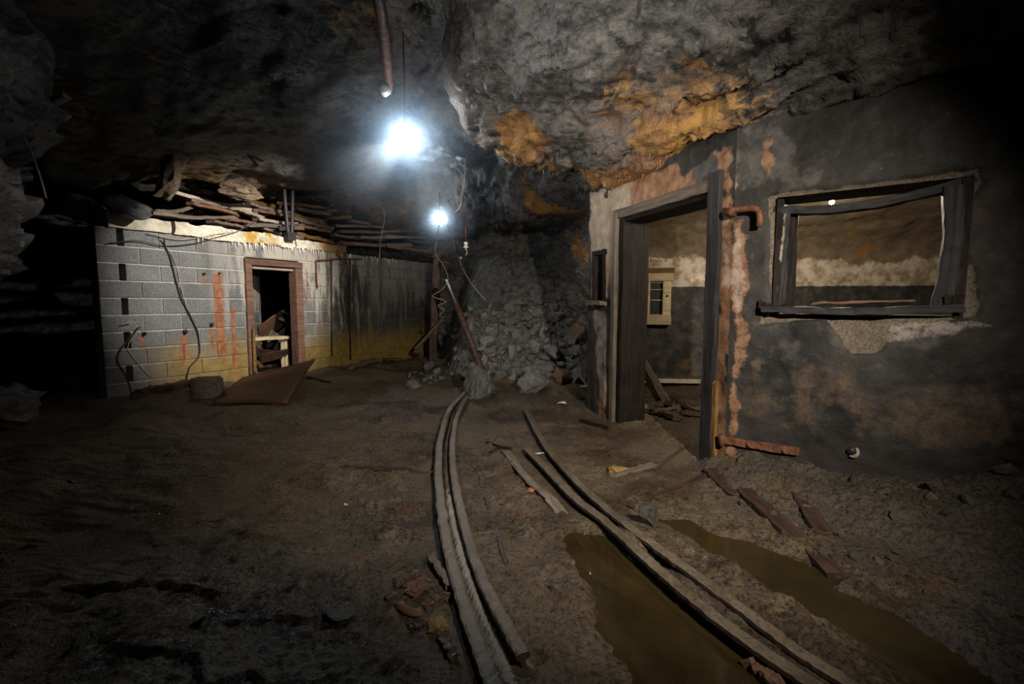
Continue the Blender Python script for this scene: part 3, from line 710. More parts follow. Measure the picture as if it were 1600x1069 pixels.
# red painted door frame
df = empty('door_1', BW.pt((DOOR[0] + DOOR[1]) / 2, 0.0)); df.matrix_world = Matrix.Translation(BW.pt(0, 0)) @ BW.frame()
tag(df, 'flaking red door frame in the grey block wall', 'door frame', kind='structure')
for nm, x0, x1, z0, z1 in (('jamb', DOOR[0] - 0.02, DOOR[0] + 0.075, 0.16, DOOR[2] + 0.03), ('jamb', DOOR[1] - 0.075, DOOR[1] + 0.05, 0.2, DOOR[2] + 0.03), ('head', DOOR[0] - 0.02, DOOR[1] + 0.05, DOOR[2] - 0.04, DOOR[2] + 0.05)):
    o = MB().box(((x0 + x1) / 2, 0.055, (z0 + z1) / 2), (x1 - x0, 0.17 if nm == 'jamb' else 0.18, z1 - z0), jit=0.006, rnd=rnd).build(nm, M['paint_red'], df)
    bv = o.modifiers.new('b', 'BEVEL'); bv.width = 0.01; bv.segments = 2
o = MB().box((DOOR[0] + 0.45, 0.10, DOOR[2] - 0.07), (DOOR[1] - DOOR[0] - 0.16, 0.14, 0.035), jit=0.004, rnd=rnd).build('stop_board', M['wood_pale'], df)
st_ = MB().box((DOOR[0] + 0.03, -0.055, 0.52), (0.035, 0.03, 0.62), jit=0.006, rnd=rnd).build('splintered_strip', M['wood_ochre'], df)

# concrete lintel pieces on top of the blocks
ZT = Z0 + NC * CH
def chunk(name, s0, s1, z0, z1, d0, d1, mat, label, cat, seed=0, rough=0.02):
    L = s1 - s0; nx = max(4, int(L / 0.05)); ny, nz_ = 4, 4
    bm = bmesh.new(); bmesh.ops.create_cube(bm, size=1)
    bmesh.ops.subdivide_edges(bm, edges=[e for e in bm.edges if abs((e.verts[0].co - e.verts[1].co).x) > 0.5], cuts=nx, use_grid_fill=True)
    bmesh.ops.subdivide_edges(bm, edges=[e for e in bm.edges if abs((e.verts[0].co - e.verts[1].co).z) > 0.5], cuts=3, use_grid_fill=True)
    co = np.array([v.co for v in bm.verts]); co = np.stack([(co[:, 0] + .5) * L, co[:, 1] * (d1 - d0) + (d0 + d1) / 2, co[:, 2] * (z1 - z0)], 1)
    nn = np.stack([fbm(co * 9 + seed + k, 3) for k in (0, 31, 67)], 1) * rough
    co = co + nn
    for v, q in zip(bm.verts, co): v.co = q
    me = bpy.data.meshes.new(name); bm.to_mesh(me); bm.free(); me.materials.append(mat)
    o = link(name, me); o.matrix_world = Matrix.Translation(BW.pt(s0, (z0 + z1) / 2)) @ BW.frame()
    return tag(o, label, cat)
sa_, _ = BW.sz(158, 350); sb_, _ = BW.sz(266, 362); sc_, _ = BW.sz(269, 362); sd_, _ = BW.sz(458, 385); se_, _ = BW.sz(461, 388); sf_, _ = BW.sz(540, 395)
chunk('concrete_lintel', sa_ + .05, sb_, ZT + 0.002, ZT + 0.15, -0.035, 0.22, M['lintel'], 'short smooth beige lintel at the free end of the block wall', 'lintel', 1, 0.008)
chunk('concrete_lintel', sc_, sd_, ZT + 0.002, ZT + 0.155, -0.045, 0.22, M['lintel'], 'long crumbling white crusted lintel above the red door frame', 'lintel', 2, 0.03)
chunk('concrete_lintel', se_, sf_, ZT + 0.002, ZT + 0.125, -0.03, 0.22, M['lintel'], 'orange stained lintel piece beside the hanging iron bracket', 'lintel', 3, 0.02)
chunk('concrete_lintel', sf_ + .02, LEN, ZT + 0.002, ZT + 0.13, -0.0, 0.22, M['wood_dark'], 'blackened beam over the far end of the block wall', 'lintel', 4, 0.04)

# ------------------------------------------------------------------ concrete walls with openings
def wall_grid(name, W, s0, s1, z0, z1, res, holes, masks, depthfn, mat, thick, zlow=None, label=None):
    us = [s0]
    def cuts(lo, hi, extra):
        g = list(np.arange(lo, hi, res)) + [hi]
        for e in extra:
            if lo < e < hi: g = [q for q in g if abs(q - e) > res * 0.45 or q in (lo, hi)] + [e]
        return np.array(sorted(set(g)))
    U = cuts(s0, s1, [h[0] for h in holes] + [h[1] for h in holes]); Z = cuts(z0, z1, [h[2] for h in holes] + [h[3] for h in holes])
    nu, nv = len(U), len(Z); S = np.repeat(U, nv); ZZ = np.tile(Z, nu); SZ = np.stack([S, ZZ], 1)
    A = {k: f(SZ) for k, f in masks.items()}
    off = depthfn(SZ, A)
    B = W.o[None] + W.d[None] * S[:, None] + W.n[None] * off[:, None]
    V = np.column_stack([B, ZZ])
    uc = (U[:-1] + U[1:]) / 2; zc = (Z[:-1] + Z[1:]) / 2
    keep = np.ones((nu - 1, nv - 1), bool)
    for h in holes:
        keep &= ~((uc[:, None] > h[0]) & (uc[:, None] < h[1]) & (zc[None] > h[2]) & (zc[None] < h[3]))
    parent = mkgrid(name, V, nu, nv, mat, attrs=A, keep=keep)
    # reveals and back face, as one joined shell
    m = MB()
    for h in holes:
        a, b_, c0, c1 = h
        for q in (((a, c0), (a, c1)), ((a, c1), (b_, c1)), ((b_, c1), (b_, c0)), ((b_, c0), (a, c0))):
            (u0, w0), (u1, w1) = q
            m.add([W.pt(u0, w0, 0.004), W.pt(u1, w1, 0.004), W.pt(u1, w1, -thick), W.pt(u0, w0, -thick)], [(0, 1, 2, 3)])
    for i in sorted(set([s0, s1] + [h[0] for h in holes] + [h[1] for h in holes]))[:-1]:
        j = min(q for q in [s1] + [h[0] for h in holes] + [h[1] for h in holes] if q > i + 1e-6)
        zs_ = [(z0, z1)]
        for h in holes:
            if h[0] <= (i + j) / 2 <= h[1]: zs_ = [(z0, h[2]), (h[3], z1)]
        for w0, w1 in zs_:
            m.add([W.pt(i, w0, -thick), W.pt(j, w0, -thick), W.pt(j, w1, -thick), W.pt(i, w1, -thick)], [(0, 1, 2, 3)])
    for e in (s0, s1): m.add([W.pt(e, z0, 0), W.pt(e, z1, 0), W.pt(e, z1, -thick), W.pt(e, z0, -thick)], [(0, 1, 2, 3)])
    m.build('reveal', mat, parent)
    return tag(parent, label, 'concrete wall', kind='structure')
def pmask(W, polys, soft=0.05, k=1.0):
    ps = [[W.sz(*q) for q in P_] for P_ in polys]
    def f(SZ):
        r = np.zeros(len(SZ))
        nn = fbm(np.column_stack([SZ * 6, 0 * SZ[:, 0]]), 4) * soft * 1.2
        for P_ in ps: r = np.maximum(r, sstep(soft, -soft, sdpoly(SZ, P_) + nn))
        return r * k
    return f
TH2 = 0.30
# doorway wall
a_l, zt = DW.sz(968, 340); a_r, zt2 = DW.sz(1122, 296)
ZDOOR = 0.5 * (zt + zt2)
w2 = [DW.sz(931, 398), DW.sz(946, 472)]; w2l, w2r = w2[1][0], w2[0][0]
END, _ = DW.sz(919, 500)
HOLES_D = [(a_r, a_l, -0.1, ZDOOR), (w2l, w2r, w2[1][1], w2[0][1])]
mD = {
 'pale': pmask(DW, [[(922, 300), (950, 285), (952, 480), (925, 485)], [(948, 285), (1010, 278), (1050, 330), (968, 345), (966, 470), (950, 470)]], 0.05),
 'rust': pmask(DW, [[(985, 270), (1085, 260), (1090, 300), (1000, 335), (985, 330)], [(940, 600), (975, 600), (975, 665), (935, 655)], [(1100, 480), (1140, 480), (1140, 740), (1100, 740)], [(1122, 240), (1140, 236), (1140, 300), (1130, 300)], [(1120, 300), (1150, 300), (1150, 560), (1120, 560)]], 0.05),
 'white': pmask(DW, [[(925, 480), (965, 478), (965, 640), (940, 640)], [(1124, 330), (1145, 330), (1145, 450), (1128, 450)]], 0.04, 0.8),
 'grey': pmask(DW, [[(1010, 285), (1140, 235), (1140, 300), (1050, 330)], [(920, 480), (970, 480), (970, 660), (920, 640)]], 0.06),
 'spall': pmask(DW, [[(950, 470), (966, 470), (966, 650), (952, 640)]], 0.03),
 'black': pmask(DW, [[(920, 500), (952, 500), (952, 660), (920, 640)]], 0.04, 0.7),
 'brown': pmask(DW, [[(920, 560), (970, 560), (970, 660), (920, 650)]], 0.06),
}
wob_ = lambda SZ: fbm(np.column_stack([SZ * 1.8, 0 * SZ[:, 0] + 3]), 4)
fin_ = lambda SZ: fbm(np.column_stack([SZ * 14, 0 * SZ[:, 0] + 7]), 3)
wall_grid('wall_right_doorway', DW, 0.0, END, -0.15, 2.75, 0.018, HOLES_D, mD,
          lambda SZ, A: (0.015 * wob_(SZ) + 0.004 * fin_(SZ) - 0.018 * A['spall'] + 0.008 * A['pale'] + 0.004 * A['rust'] * fin_(SZ)) * sstep(0, 0.08, SZ[:, 0]), M['concrete'], TH2,
          label='stained concrete wall with an open timber doorway')
# window wall
s_l, zb_l = WW.sz(1206, 488); _, zt_l = WW.sz(1206, 322); s_r, zb_r = WW.sz(1492, 486)
WZ0, WZ1 = zb_l - 0.01, WW.sz(1510, 275)[1] - 0.005
WINW = (s_l, s_r + 0.03, WZ0, WZ1)
mW = {
 'spall': pmask(WW, [[(1195, 306), (1530, 262), (1535, 285), (1500, 330), (1512, 400), (1535, 480), (1525, 500), (1450, 508), (1385, 520), (1375, 552), (1330, 556), (1310, 520), (1290, 500), (1188, 505), (1186, 480), (1204, 478), (1200, 318)]], 0.018),
 'rust': pmask(WW, [[(1141, 345), (1165, 340), (1172, 420), (1166, 520), (1156, 580), (1141, 600)], [(1141, 560), (1154, 560), (1150, 730), (1136, 730)], [(1192, 225), (1205, 225), (1207, 280), (1196, 280)], [(1141, 260), (1152, 300), (1150, 345), (1141, 345)]], 0.04),
 'white': pmask(WW, [[(1141, 350), (1162, 345), (1168, 460), (1156, 560), (1141, 560)], [(1380, 505), (1520, 490), (1560, 510), (1470, 530), (1390, 530)]], 0.03, 0.75),
 'brown': pmask(WW, [[(1150, 600), (1320, 560), (1420, 620), (1600, 540), (1600, 690), (1450, 700), (1300, 660), (1170, 660)], [(1480, 600), (1560, 560), (1580, 660), (1500, 660)], [(1530, 290), (1600, 300), (1600, 360), (1530, 350)]], 0.12, 0.75),
 'grey': pmask(WW, [[(1140, 230), (1260, 170), (1280, 290), (1200, 320), (1190, 480), (1140, 500)], [(1200, 500), (1520, 500), (1520, 560), (1200, 560)]], 0.15, 0.6),
 'pale': lambda SZ: np.zeros(len(SZ)),
 'black': pmask(WW, [[(1150, 680), (1320, 680), (1420, 720), (1600, 700), (1600, 800), (1150, 760)]], 0.08, 0.9),
}
wall_grid('wall_right_window', WW, 0.0, 4.2, -0.15, 2.8, 0.018, [WINW], mW,
          lambda SZ, A: (0.020 * wob_(SZ) * sstep(0, 0.3, SZ[:, 0]) + 0.004 * fin_(SZ) - 0.022 * A['spall'] * (1 + 0.5 * fin_(SZ)) + 0.006 * A['rust'] * (1 + fin_(SZ))) * sstep(0, 0.08, SZ[:, 0]), M['concrete'], TH2,
          label='black stained concrete wall with a broken window opening')

# room behind: back wall, vault, side walls
RB = Wall((1.45, 6.52), (0.985, -0.115))
def room_sheet(name, pts_sz, label, mat=M['room'], amp=0.012):
    pass
ru = np.arange(0, 4.8, 0.06); prof = [(0, z_) for z_ in np.arange(-0.1, 1.76, 0.06)]
for k in range(1, 26):
    g = k / 25 * math.pi / 2; prof.append((1.55 * (1 - math.cos(g)) + 0.0, 1.74 + 0.60 * math.sin(g)))
for k in range(1, 26): prof.append((1.55 + k * 0.085, 2.34 + 0.0 * k))
nu, nv = len(ru), len(prof); pr = np.array(prof)
S = np.repeat(ru, nv); D = np.tile(pr[:, 0], nu); ZZ = np.tile(pr[:, 1], nu)
off = 0.015 * fbm(np.column_stack([S * 3, D * 3, ZZ * 3]), 4)
lay = sstep(0.02, 0.10, fbm(np.column_stack([S * 1.3, D * 2 + 5, ZZ * 2]), 4)) * 0.02 * sstep(1.6, 1.8, ZZ)
B = RB.o[None] + RB.d[None] * S[:, None] + RB.n[None] * (D + off * (ZZ < 1.9))[:, None]
V = np.column_stack([B, ZZ + (off + lay) * (ZZ > 1.74)])
dW = (V[:, :2] - WW.o) @ WW.n; dD = (V[:, :2] - DW.o) @ DW.n
keepv = ((dW < -0.05) & (dD < -0.05)).reshape(nu, nv)
kf = keepv[:-1, :-1] & keepv[1:, :-1] & keepv[1:, 1:] & keepv[:-1, 1:]
tag(mkgrid('wall_room', V, nu, nv, M['room'], keep=kf), 'whitewashed room wall over a black dado, curving into the vault', 'plaster wall', kind='structure')
m = MB(); q0 = DW.pt(END, 0, -TH2); q1 = RB.pt(0, 0)
m.add([(q0[0] - .05, q0[1], -.1), (q1[0] + .04, q1[1], -.1), (q1[0] + .04, q1[1], 2.5), (q0[0] - .05, q0[1], 2.5)], [(0, 1, 2, 3)])
tag(m.build('wall_room_side', M['room']), 'whitewashed side wall of the small room', 'plaster wall', kind='structure')
m = MB(); q0 = RB.pt(4.7, 0); m.add([(q0[0], q0[1], -.1), (q0[0], 0.8, -.1), (q0[0], 0.8, 2.5), (q0[0], q0[1], 2.5)], [(0, 1, 2, 3)])
tag(m.build('wall_room_end', M['room']), 'plain end wall of the small room', 'plaster wall', kind='structure')
c0, c1 = RB.pt(0.35, 0.10, 0.03), RB.pt(3.0, 0.10, 0.03)
Mx, L = orient(c0, c1)
tag(MB().box((c0 + c1) / 2, (L, 0.06, 0.05), Mx, 0.004, rnd).build('trim_1', M['paper']), 'white skirting strip along the room wall', 'skirting', kind='structure')
# ------------------------------------------------------------------ timber door frame (right) and window frames
def beam(name, p0, p1, wd, th, mat, parent=None, up=(0, 0, 1), bend=None, seg=10, rough=0.006, seed=0, taper=1.0):
    """a weathered timber from p0 to p1 with slightly worn, uneven faces; own origin at its middle"""
    Mx, L = orient(p0, p1, up)
    mid = (np.array(p0, float) + np.array(p1, float)) / 2
    ring = [(-.5, -.44), (-.44, -.5), (.44, -.5), (.5, -.44), (.5, .44), (.44, .5), (-.44, .5), (-.5, .44)]
    V = []; rg = random.Random(int(seed * 131) + 17)
    for k in range(seg + 1):
        u = k / seg; x = (u - 0.5) * L
        if k in (0, seg): x += rg.uniform(-1, 1) * rough * 1.5
        f = 1 - (1 - taper) * u; sag = bend[0] * math.sin(math.pi * u) if bend else 0; sag2 = bend[1] * math.sin(math.pi * u) if bend else 0
        jy, jz = rg.uniform(-1, 1) * rough * .5, rg.uniform(-1, 1) * rough * .5
        for a, b_ in ring:
            V.append((x + (rg.uniform(-1, 1) * rough * 3 if k in (0, seg) else 0), a * wd * f + jy + sag2 + rg.uniform(-1, 1) * rough * .5, b_ * th * f + jz + sag + rg.uniform(-1, 1) * rough * .5))
    F = [(k * 8 + j, k * 8 + (j + 1) % 8, (k + 1) * 8 + (j + 1) % 8, (k + 1) * 8 + j) for k in range(seg) for j in range(8)]
    F += [tuple(range(8))[::-1], tuple(range(seg * 8, seg * 8 + 8))]
    o = mk(name, V, F, mat)
    o.matrix_world = Matrix.Translation(mid) @ Mx.to_4x4()
    if parent is not None:
        o.parent = parent; o.matrix_parent_inverse = parent.matrix_world.inverted()
    return o
bpy.context.view_layer.update()
f2 = empty('door_2', DW.pt((a_l + a_r) / 2, 0.0)); bpy.context.view_layer.update()
tag(f2, 'dark timber door frame in the stained concrete wall', 'door frame', kind='structure')
nup = (DW.n[0], DW.n[1], 0)
beam('jamb', DW.pt(a_l - 0.035, -0.05, -0.15), DW.pt(a_l - 0.035, ZDOOR + 0.0, -0.15), 0.07, 0.30, M['wood_dark'], f2, nup, seed=1)
beam('jamb_edge', DW.pt(a_l + 0.03, -0.05, 0.02), DW.pt(a_l + 0.03, ZDOOR + 0.06, 0.02), 0.06, 0.045, M['wood_grey'], f2, nup, seed=2)
beam('jamb', DW.pt(a_r - 0.005, -0.05, 0.02), DW.pt(a_r - 0.005, ZDOOR + 0.11, 0.02), 0.11, 0.05, M['wood_char'], f2, nup, seed=3)
beam('jamb', DW.pt(a_r + 0.02, -0.05, -0.16), DW.pt(a_r + 0.02, ZDOOR, -0.16), 0.05, 0.28, M['wood_char'], f2, nup, seed=31)
beam('head', DW.pt(a_r - 0.03, ZDOOR + 0.035, 0.012), DW.pt(a_l + 0.05, ZDOOR + 0.035, 0.012), 0.04, 0.085, M['wood_grey'], f2, (0, 0, 1), seed=4)
beam('head', DW.pt(a_r, ZDOOR - 0.02, -0.15), DW.pt(a_l, ZDOOR - 0.02, -0.15), 0.28, 0.05, M['wood_dark'], f2, (0, 0, 1), seed=5)
beam('split_strip', DW.pt(a_r - 0.085, 0.02, 0.03), DW.pt(a_r - 0.075, 0.62, 0.03), 0.035, 0.03, M['wood_ochre'], f2, nup, seed=6)

wf = empty('window_1', WW.pt((s_l + s_r) / 2, WZ0)); bpy.context.view_layer.update()
tag(wf, 'broken black timber window frame sagging in the concrete wall', 'window frame', kind='structure')
def wp(x, y, off=-0.06): return WW.px(x, y, off)
wn = (WW.n[0], WW.n[1], 0)
beam('head', wp(1207, 329), wp(1518, 281), 0.09, 0.05, M['wood_char'], wf, (0, 0, 1), bend=(-0.06, 0), seed=11, seg=16)
beam('jamb', wp(1228, 335, -0.06), wp(1219, 480, -0.06), 0.055, 0.09, M['wood_char'], wf, wn, seed=12)
beam('jamb', WW.pt(s_l + 0.015, WZ0, -0.15), WW.pt(s_l + 0.015, WZ1, -0.15), 0.05, 0.28, M['wood_dark'], wf, wn, seed=13)
beam('jamb', WW.pt(WINW[1] - 0.015, WZ0, -0.15), WW.pt(WINW[1] - 0.015, WZ1, -0.15), 0.05, 0.30, M['wood_dark'], wf, wn, seed=113)  # added dark board: covers the lit reveal, stands in for a black gap
beam('mullion', wp(1241, 335, -0.12), wp(1236, 478, -0.12), 0.045, 0.08, M['wood_dark'], wf, wn, seed=14)
beam('jamb', wp(1487, 292, -0.03), wp(1468, 479, -0.03), 0.085, 0.07, M['wood_char'], wf, wn, bend=(0.0, 0.028), seed=15, seg=14)
beam('sill', wp(1196, 483, 0.02), wp(1500, 482, 0.02), 0.10, 0.045, M['wood_char'], wf, (0, 0, 1), bend=(-0.015, 0), seed=16, seg=14)
beam('sill_lip', wp(1186, 478, 0.005), wp(1208, 486, 0.005), 0.05, 0.07, M['wood_dark'], wf, (0, 0, 1), seed=17)
beam('sill_lip', wp(1478, 471, 0.0), wp(1503, 472, 0.0), 0.05, 0.07, M['wood_dark'], wf, (0, 0, 1), seed=18)
beam('splinter', wp(1270, 474, -0.12), wp(1430, 470, -0.12), 0.05, 0.012, M['wood_red'], wf, (0, 0, 1), seed=19)
beam('splinter', wp(1226, 338, -0.02), wp(1220, 408, -0.02), 0.014, 0.02, M['wood_pale'], wf, wn, seed=20)
w2f = empty('window_2', DW.pt((w2l + w2r) / 2, w2[1][1])); bpy.context.view_layer.update()
tag(w2f, 'small narrow window with a dark frame beside the doorway', 'window frame', kind='structure')
zA, zB = w2[1][1], w2[0][1]
beam('jamb', DW.pt(w2l, zA - .03, -0.02), DW.pt(w2l, zB + .03, -0.02), 0.05, 0.10, M['wood_dark'], w2f, nup, seed=21)
beam('jamb', DW.pt(w2r, zA - .03, -0.02), DW.pt(w2r, zB + .03, -0.02), 0.05, 0.10, M['wood_dark'], w2f, nup, seed=22)
beam('head', DW.pt(w2l - .03, zB + .01, -0.02), DW.pt(w2r + .03, zB + .01, -0.02), 0.10, 0.05, M['wood_dark'], w2f, seed=23)
beam('sill', DW.pt(w2l - .04, zA - .01, 0.02), DW.pt(w2r + .04, zA - .01, 0.02), 0.14, 0.045, M['wood_grey'], w2f, seed=24)
beam('backing_board', DW.pt(w2l, (zA + zB) / 2, -0.16), DW.pt(w2r, (zA + zB) / 2, -0.16), 0.02, zB - zA, M['wood_dark'], w2f, seed=25)

# ------------------------------------------------------------------ rails
def rail(pts, label, group, h=0.075, top=RZ + 0.004, hw=0.028):
    C = spline([(p[0], p[1], 0) for p in pts], 10); C = [np.array(c) for c in C]
    sec = [(-hw * .92, top - .004), (-hw * .6, top), (hw * .6, top), (hw * .92, top - .004), (hw, top - .018), (hw * .3, top - .03), (hw * .25, top - h + .012), (hw * 1.7, top - h + .006), (hw * 1.7, top - h), (-hw * 1.7, top - h), (-hw * 1.7, top - h + .006), (-hw * .25, top - h + .012), (-hw * .3, top - .03), (-hw, top - .018)]
    n = len(sec); V = []; rg = random.Random(len(label))
    for k, c in enumerate(C):
        t_ = C[min(k + 1, len(C) - 1)] - C[max(k - 1, 0)]; t_ /= np.linalg.norm(t_); a = np.array([t_[1], -t_[0], 0])
        j = rg.uniform(-.003, .003)
        for x, z_ in sec: V.append(c + a * (x + j) + np.array([0, 0, z_ + rg.uniform(-.002, .002)]))
    F = [(k * n + j, k * n + (j + 1) % n, (k + 1) * n + (j + 1) % n, (k + 1) * n + j) for k in range(len(C) - 1) for j in range(n)]
    F += [tuple(range(n))[::-1], tuple(range((len(C) - 1) * n, len(C) * n))]
    return tag(mk('rail', V, F, M['rail']), label, 'rail', group)
RG = 'mud caked rails of the curved track'
rail(RAILS['l'], 'long curved rail running up to the big fallen block, farthest from the doorway', RG)
rail(RAILS['lg'], 'shorter curved check rail that ends in a small pit in the mud', RG, hw=0.026)
rail(RAILS['r'], 'rail bordering the puddle with the sunken plank', RG)
rail(RAILS['rg'], 'rail bordering the long puddle below the concrete wall', RG, hw=0.027)

# ------------------------------------------------------------------ puddles
def puddle(poly, label, grow):
    c = np.mean(poly, 0); P_ = []
    for q in poly:
        v = np.array(q) - c; P_.append(np.array(q) + v / np.linalg.norm(v) * grow)
    V = [(q[0], q[1], WATER_Z) for q in P_]
    bm = bmesh.new(); vs = [bm.verts.new(q) for q in V]; bm.faces.new(vs); bmesh.ops.triangulate(bm, faces=bm.faces[:])
    me = bpy.data.meshes.new('puddle'); bm.to_mesh(me); bm.free(); me.materials.append(M['water'])
    return tag(link('puddle', me), label, 'puddle', kind='thing')
puddle(PUD1, 'muddy puddle between the rails with a sunken plank in it', 0.10)
puddle(PUD2, 'long muddy puddle between the outer rail and the concrete wall', 0.07)

# ------------------------------------------------------------------ stones
def hull(seed, n=16, sx=1, sy=1, sz=0.6):
    rg = random.Random(seed); bm = bmesh.new()
    for _ in range(n):
        v = Vector((rg.gauss(0, 1), rg.gauss(0, 1), rg.gauss(0, 1))); v.normalize(); v *= rg.uniform(0.75, 1.0)
        bm.verts.new((v.x * sx * .5, v.y * sy * .5, v.z * sz * .5))
    r = bmesh.ops.convex_hull(bm, input=bm.verts[:])
    bmesh.ops.delete(bm, geom=list({g for g in r['geom_interior'] + r['geom_unused'] if isinstance(g, bmesh.types.BMVert)}), context='VERTS')
    bmesh.ops.recalc_face_normals(bm, faces=bm.faces[:])
    me = bpy.data.meshes.new('stone'); bm.to_mesh(me); bm.free(); return me
def big_stone(name, c, size, rot, mat, label, cat, seed, n=18, sink=0.12, zbase=None):
    me = hull(seed, n, 1, 1, 1); me.materials.append(mat)
    # broken, uneven faces
    bm = bmesh.new(); bm.from_mesh(me); bmesh.ops.triangulate(bm, faces=bm.faces[:])
    bmesh.ops.subdivide_edges(bm, edges=bm.edges[:], cuts=3, use_grid_fill=True); bm.normal_update()
    co = np.array([v.co for v in bm.verts]); nn = np.array([v.normal for v in bm.verts])
    co = co + nn * (0.07 * facet(co * 3.2 + seed) + 0.03 * fbm(co * 9 + seed, 3))[:, None]
    for v, q in zip(bm.verts, co): v.co = q
    bm.to_mesh(me); bm.free()
    o = link(name, me); o.scale = size; o.rotation_euler = rot
    bpy.context.view_layer.update()
    zmin = min((o.matrix_world @ v.co).z for v in me.vertices)
    zb = fz(c[0], c[1]) if zbase is None else zbase
    o.location = (c[0], c[1], zb - zmin - sink * size[2])
    return tag(o, label, cat)
g = lambda x, y, z_=0.0: gp(x, y, z_)
def at_floor(x, y):
    p_ = gp(x, y, 0.02)
    for _ in range(4): p_ = gp(x, y, fz(p_[0], p_[1]))
    return p_
# rubble slope: mound of fine rock with separate stones on it
mx_ = np.arange(-1.7, 1.25, 0.035); my_ = np.arange(6.0, 10.6, 0.035)
XX, YY = np.meshgrid(mx_, my_, indexing='ij'); Q = np.stack([XX.ravel(), YY.ravel()], 1); q3 = np.column_stack([Q, 0 * Q[:, 0]])
foot = 6.75 - 0.25 * sstep(0.2, 1.0, Q[:, 0]) + 0.5 * sstep(-0.5, -1.5, Q[:, 0]) + 0.15 * fbm(q3 * 1.5, 3)
mz = (0.80 - 0.25 * sstep(-0.3, -1.4, Q[:, 0])) * np.maximum(Q[:, 1] - foot, -0.4) + 0.10 * fbm(q3 * 2.2, 4) + 0.06 * facet(q3 * 6) + 0.03 * facet(q3 * 14 + 3)
mz = mz - 1.6 * sstep(-0.75, -1.65, Q[:, 0])
mz = np.minimum(mz, 2.1 + 0.1 * fbm(q3 * 3, 2))
MG = (mx_, my_, mz.reshape(XX.shape))
rub = mkgrid('rubble_slope', np.column_stack([Q, mz]), len(mx_), len(my_), M['scree'], smooth=False)
tag(rub, 'grey scree of fine broken slate filling the tunnel end', 'rubble', kind='stuff')
rs_ = random.Random(21)
meshes = []
for k in range(14):
    me = hull(100 + k, 13, rs_.uniform(0.8, 1.3), rs_.uniform(0.7, 1.0), rs_.uniform(0.25, 0.6)); me.materials.append(M['slate']); meshes.append(me)
def scatter(n, xr, yr, s_lo, s_hi, label, group, zf, power=2.2, ok=None, mats=None, flat=0.5, name='slate_stone', cat='stone'):
    k = 0; tries = 0
    while k < n and tries < n * 40:
        tries += 1
        x, y = rs_.uniform(*xr), rs_.uniform(*yr)
        if ok and not ok(x, y): continue
        s_ = s_lo + (s_hi - s_lo) * rs_.random() ** power
        me = rs_.choice(mats or meshes); o = bpy.data.objects.new(name, me); COL.objects.link(o)
        o.location = (x, y, zf(x, y) + 0.12 * s_); o.scale = (s_, s_, s_)
        o.rotation_euler = (rs_.gauss(0, flat), rs_.gauss(0, flat), rs_.uniform(0, 6.28))
        tag(o, label, cat, group); k += 1
def mzf(x, y): return max(interp(MG, x, y), fz(x, y))
scatter(210, (-0.75, 1.0), (6.35, 8.2), 0.09, 0.40, 'grey angular slate stone lying loose on the rockfall slope', 'loose stones on the rockfall slope', mzf, 2.0, lambda x, y: interp(MG, x, y) > -0.03, flat=0.6)
scatter(45, (-1.7, -0.7), (6.6, 8.8), 0.08, 0.30, 'dark slate stone at the foot of the rockfall beside the block wall', 'stones between rockfall and block wall', mzf, 2.0, lambda x, y: ((np.array([x, y]) - BW.o) @ BW.n) > 0.15, flat=0.5)
p_ = at_floor(748, 617); big_stone('boulder', p_, (0.60, 0.50, 0.56), (0.3, 0.2, 0.5), M['slatebig'], 'big grey pyramid shaped block resting on the end of the rails', 'boulder', 4, 12)
p_ = at_floor(830, 612); big_stone('boulder', p_, (0.56, 0.46, 0.46), (0.2, -0.3, 1.2), M['slatebig'], 'flat faced grey block at the middle of the rockfall foot', 'boulder', 8, 12)
p_ = at_floor(882, 600); big_stone('boulder', p_, (0.50, 0.4, 0.44), (0.5, 0.3, 0.3), M['slatebig'], 'tilted grey block at the rockfall foot beside the concrete wall', 'boulder', 12, 12)
p_ = dp(905, 520, 6.7); big_stone('boulder', p_, (0.42, 0.4, 0.3), (0.7, -0.2, 0.3), M['slatebig'], 'broad slab leaning on the rockfall near the concrete wall end', 'boulder', 16, 12, zbase=p_[2] - 0.1)
p_ = dp(862, 548, 6.9); big_stone('boulder', p_, (0.36, 0.34, 0.26), (0.6, -0.2, 1.3), M['slatebig'], 'rounded slab half way down the rockfall slope', 'boulder', 19, 12, zbase=p_[2] - 0.1)
p_ = at_floor(645, 605); big_stone('boulder', p_, (0.24, 0.22, 0.16), (0.2, 0.1, 0.3), M['slate'], 'dark low stone on the mud left of the rail end', 'boulder', 23, 12)
p_ = at_floor(965, 738); big_stone('stone', p_, (0.20, 0.13, 0.075), (0.1, 0.05, 0.4), M['ochrestone'], 'flat ochre yellow stone in front of the doorway', 'stone', 27, 14)
p_ = at_floor(1016, 818); big_stone('stone', p_, (0.15, 0.13, 0.14), (0.2, 0.5, 0.9), M['pebble'], 'pointed black stone at the head of the long puddle', 'stone', 30, 12)
p_ = at_floor(1575, 742); big_stone('stone', p_, (0.2, 0.16, 0.10), (0.3, 0.2, 0.4), M['pebble'], 'dark stone on the bank below the window wall at the picture edge', 'stone', 33, 12)
p_ = at_floor(740, 690+250); 
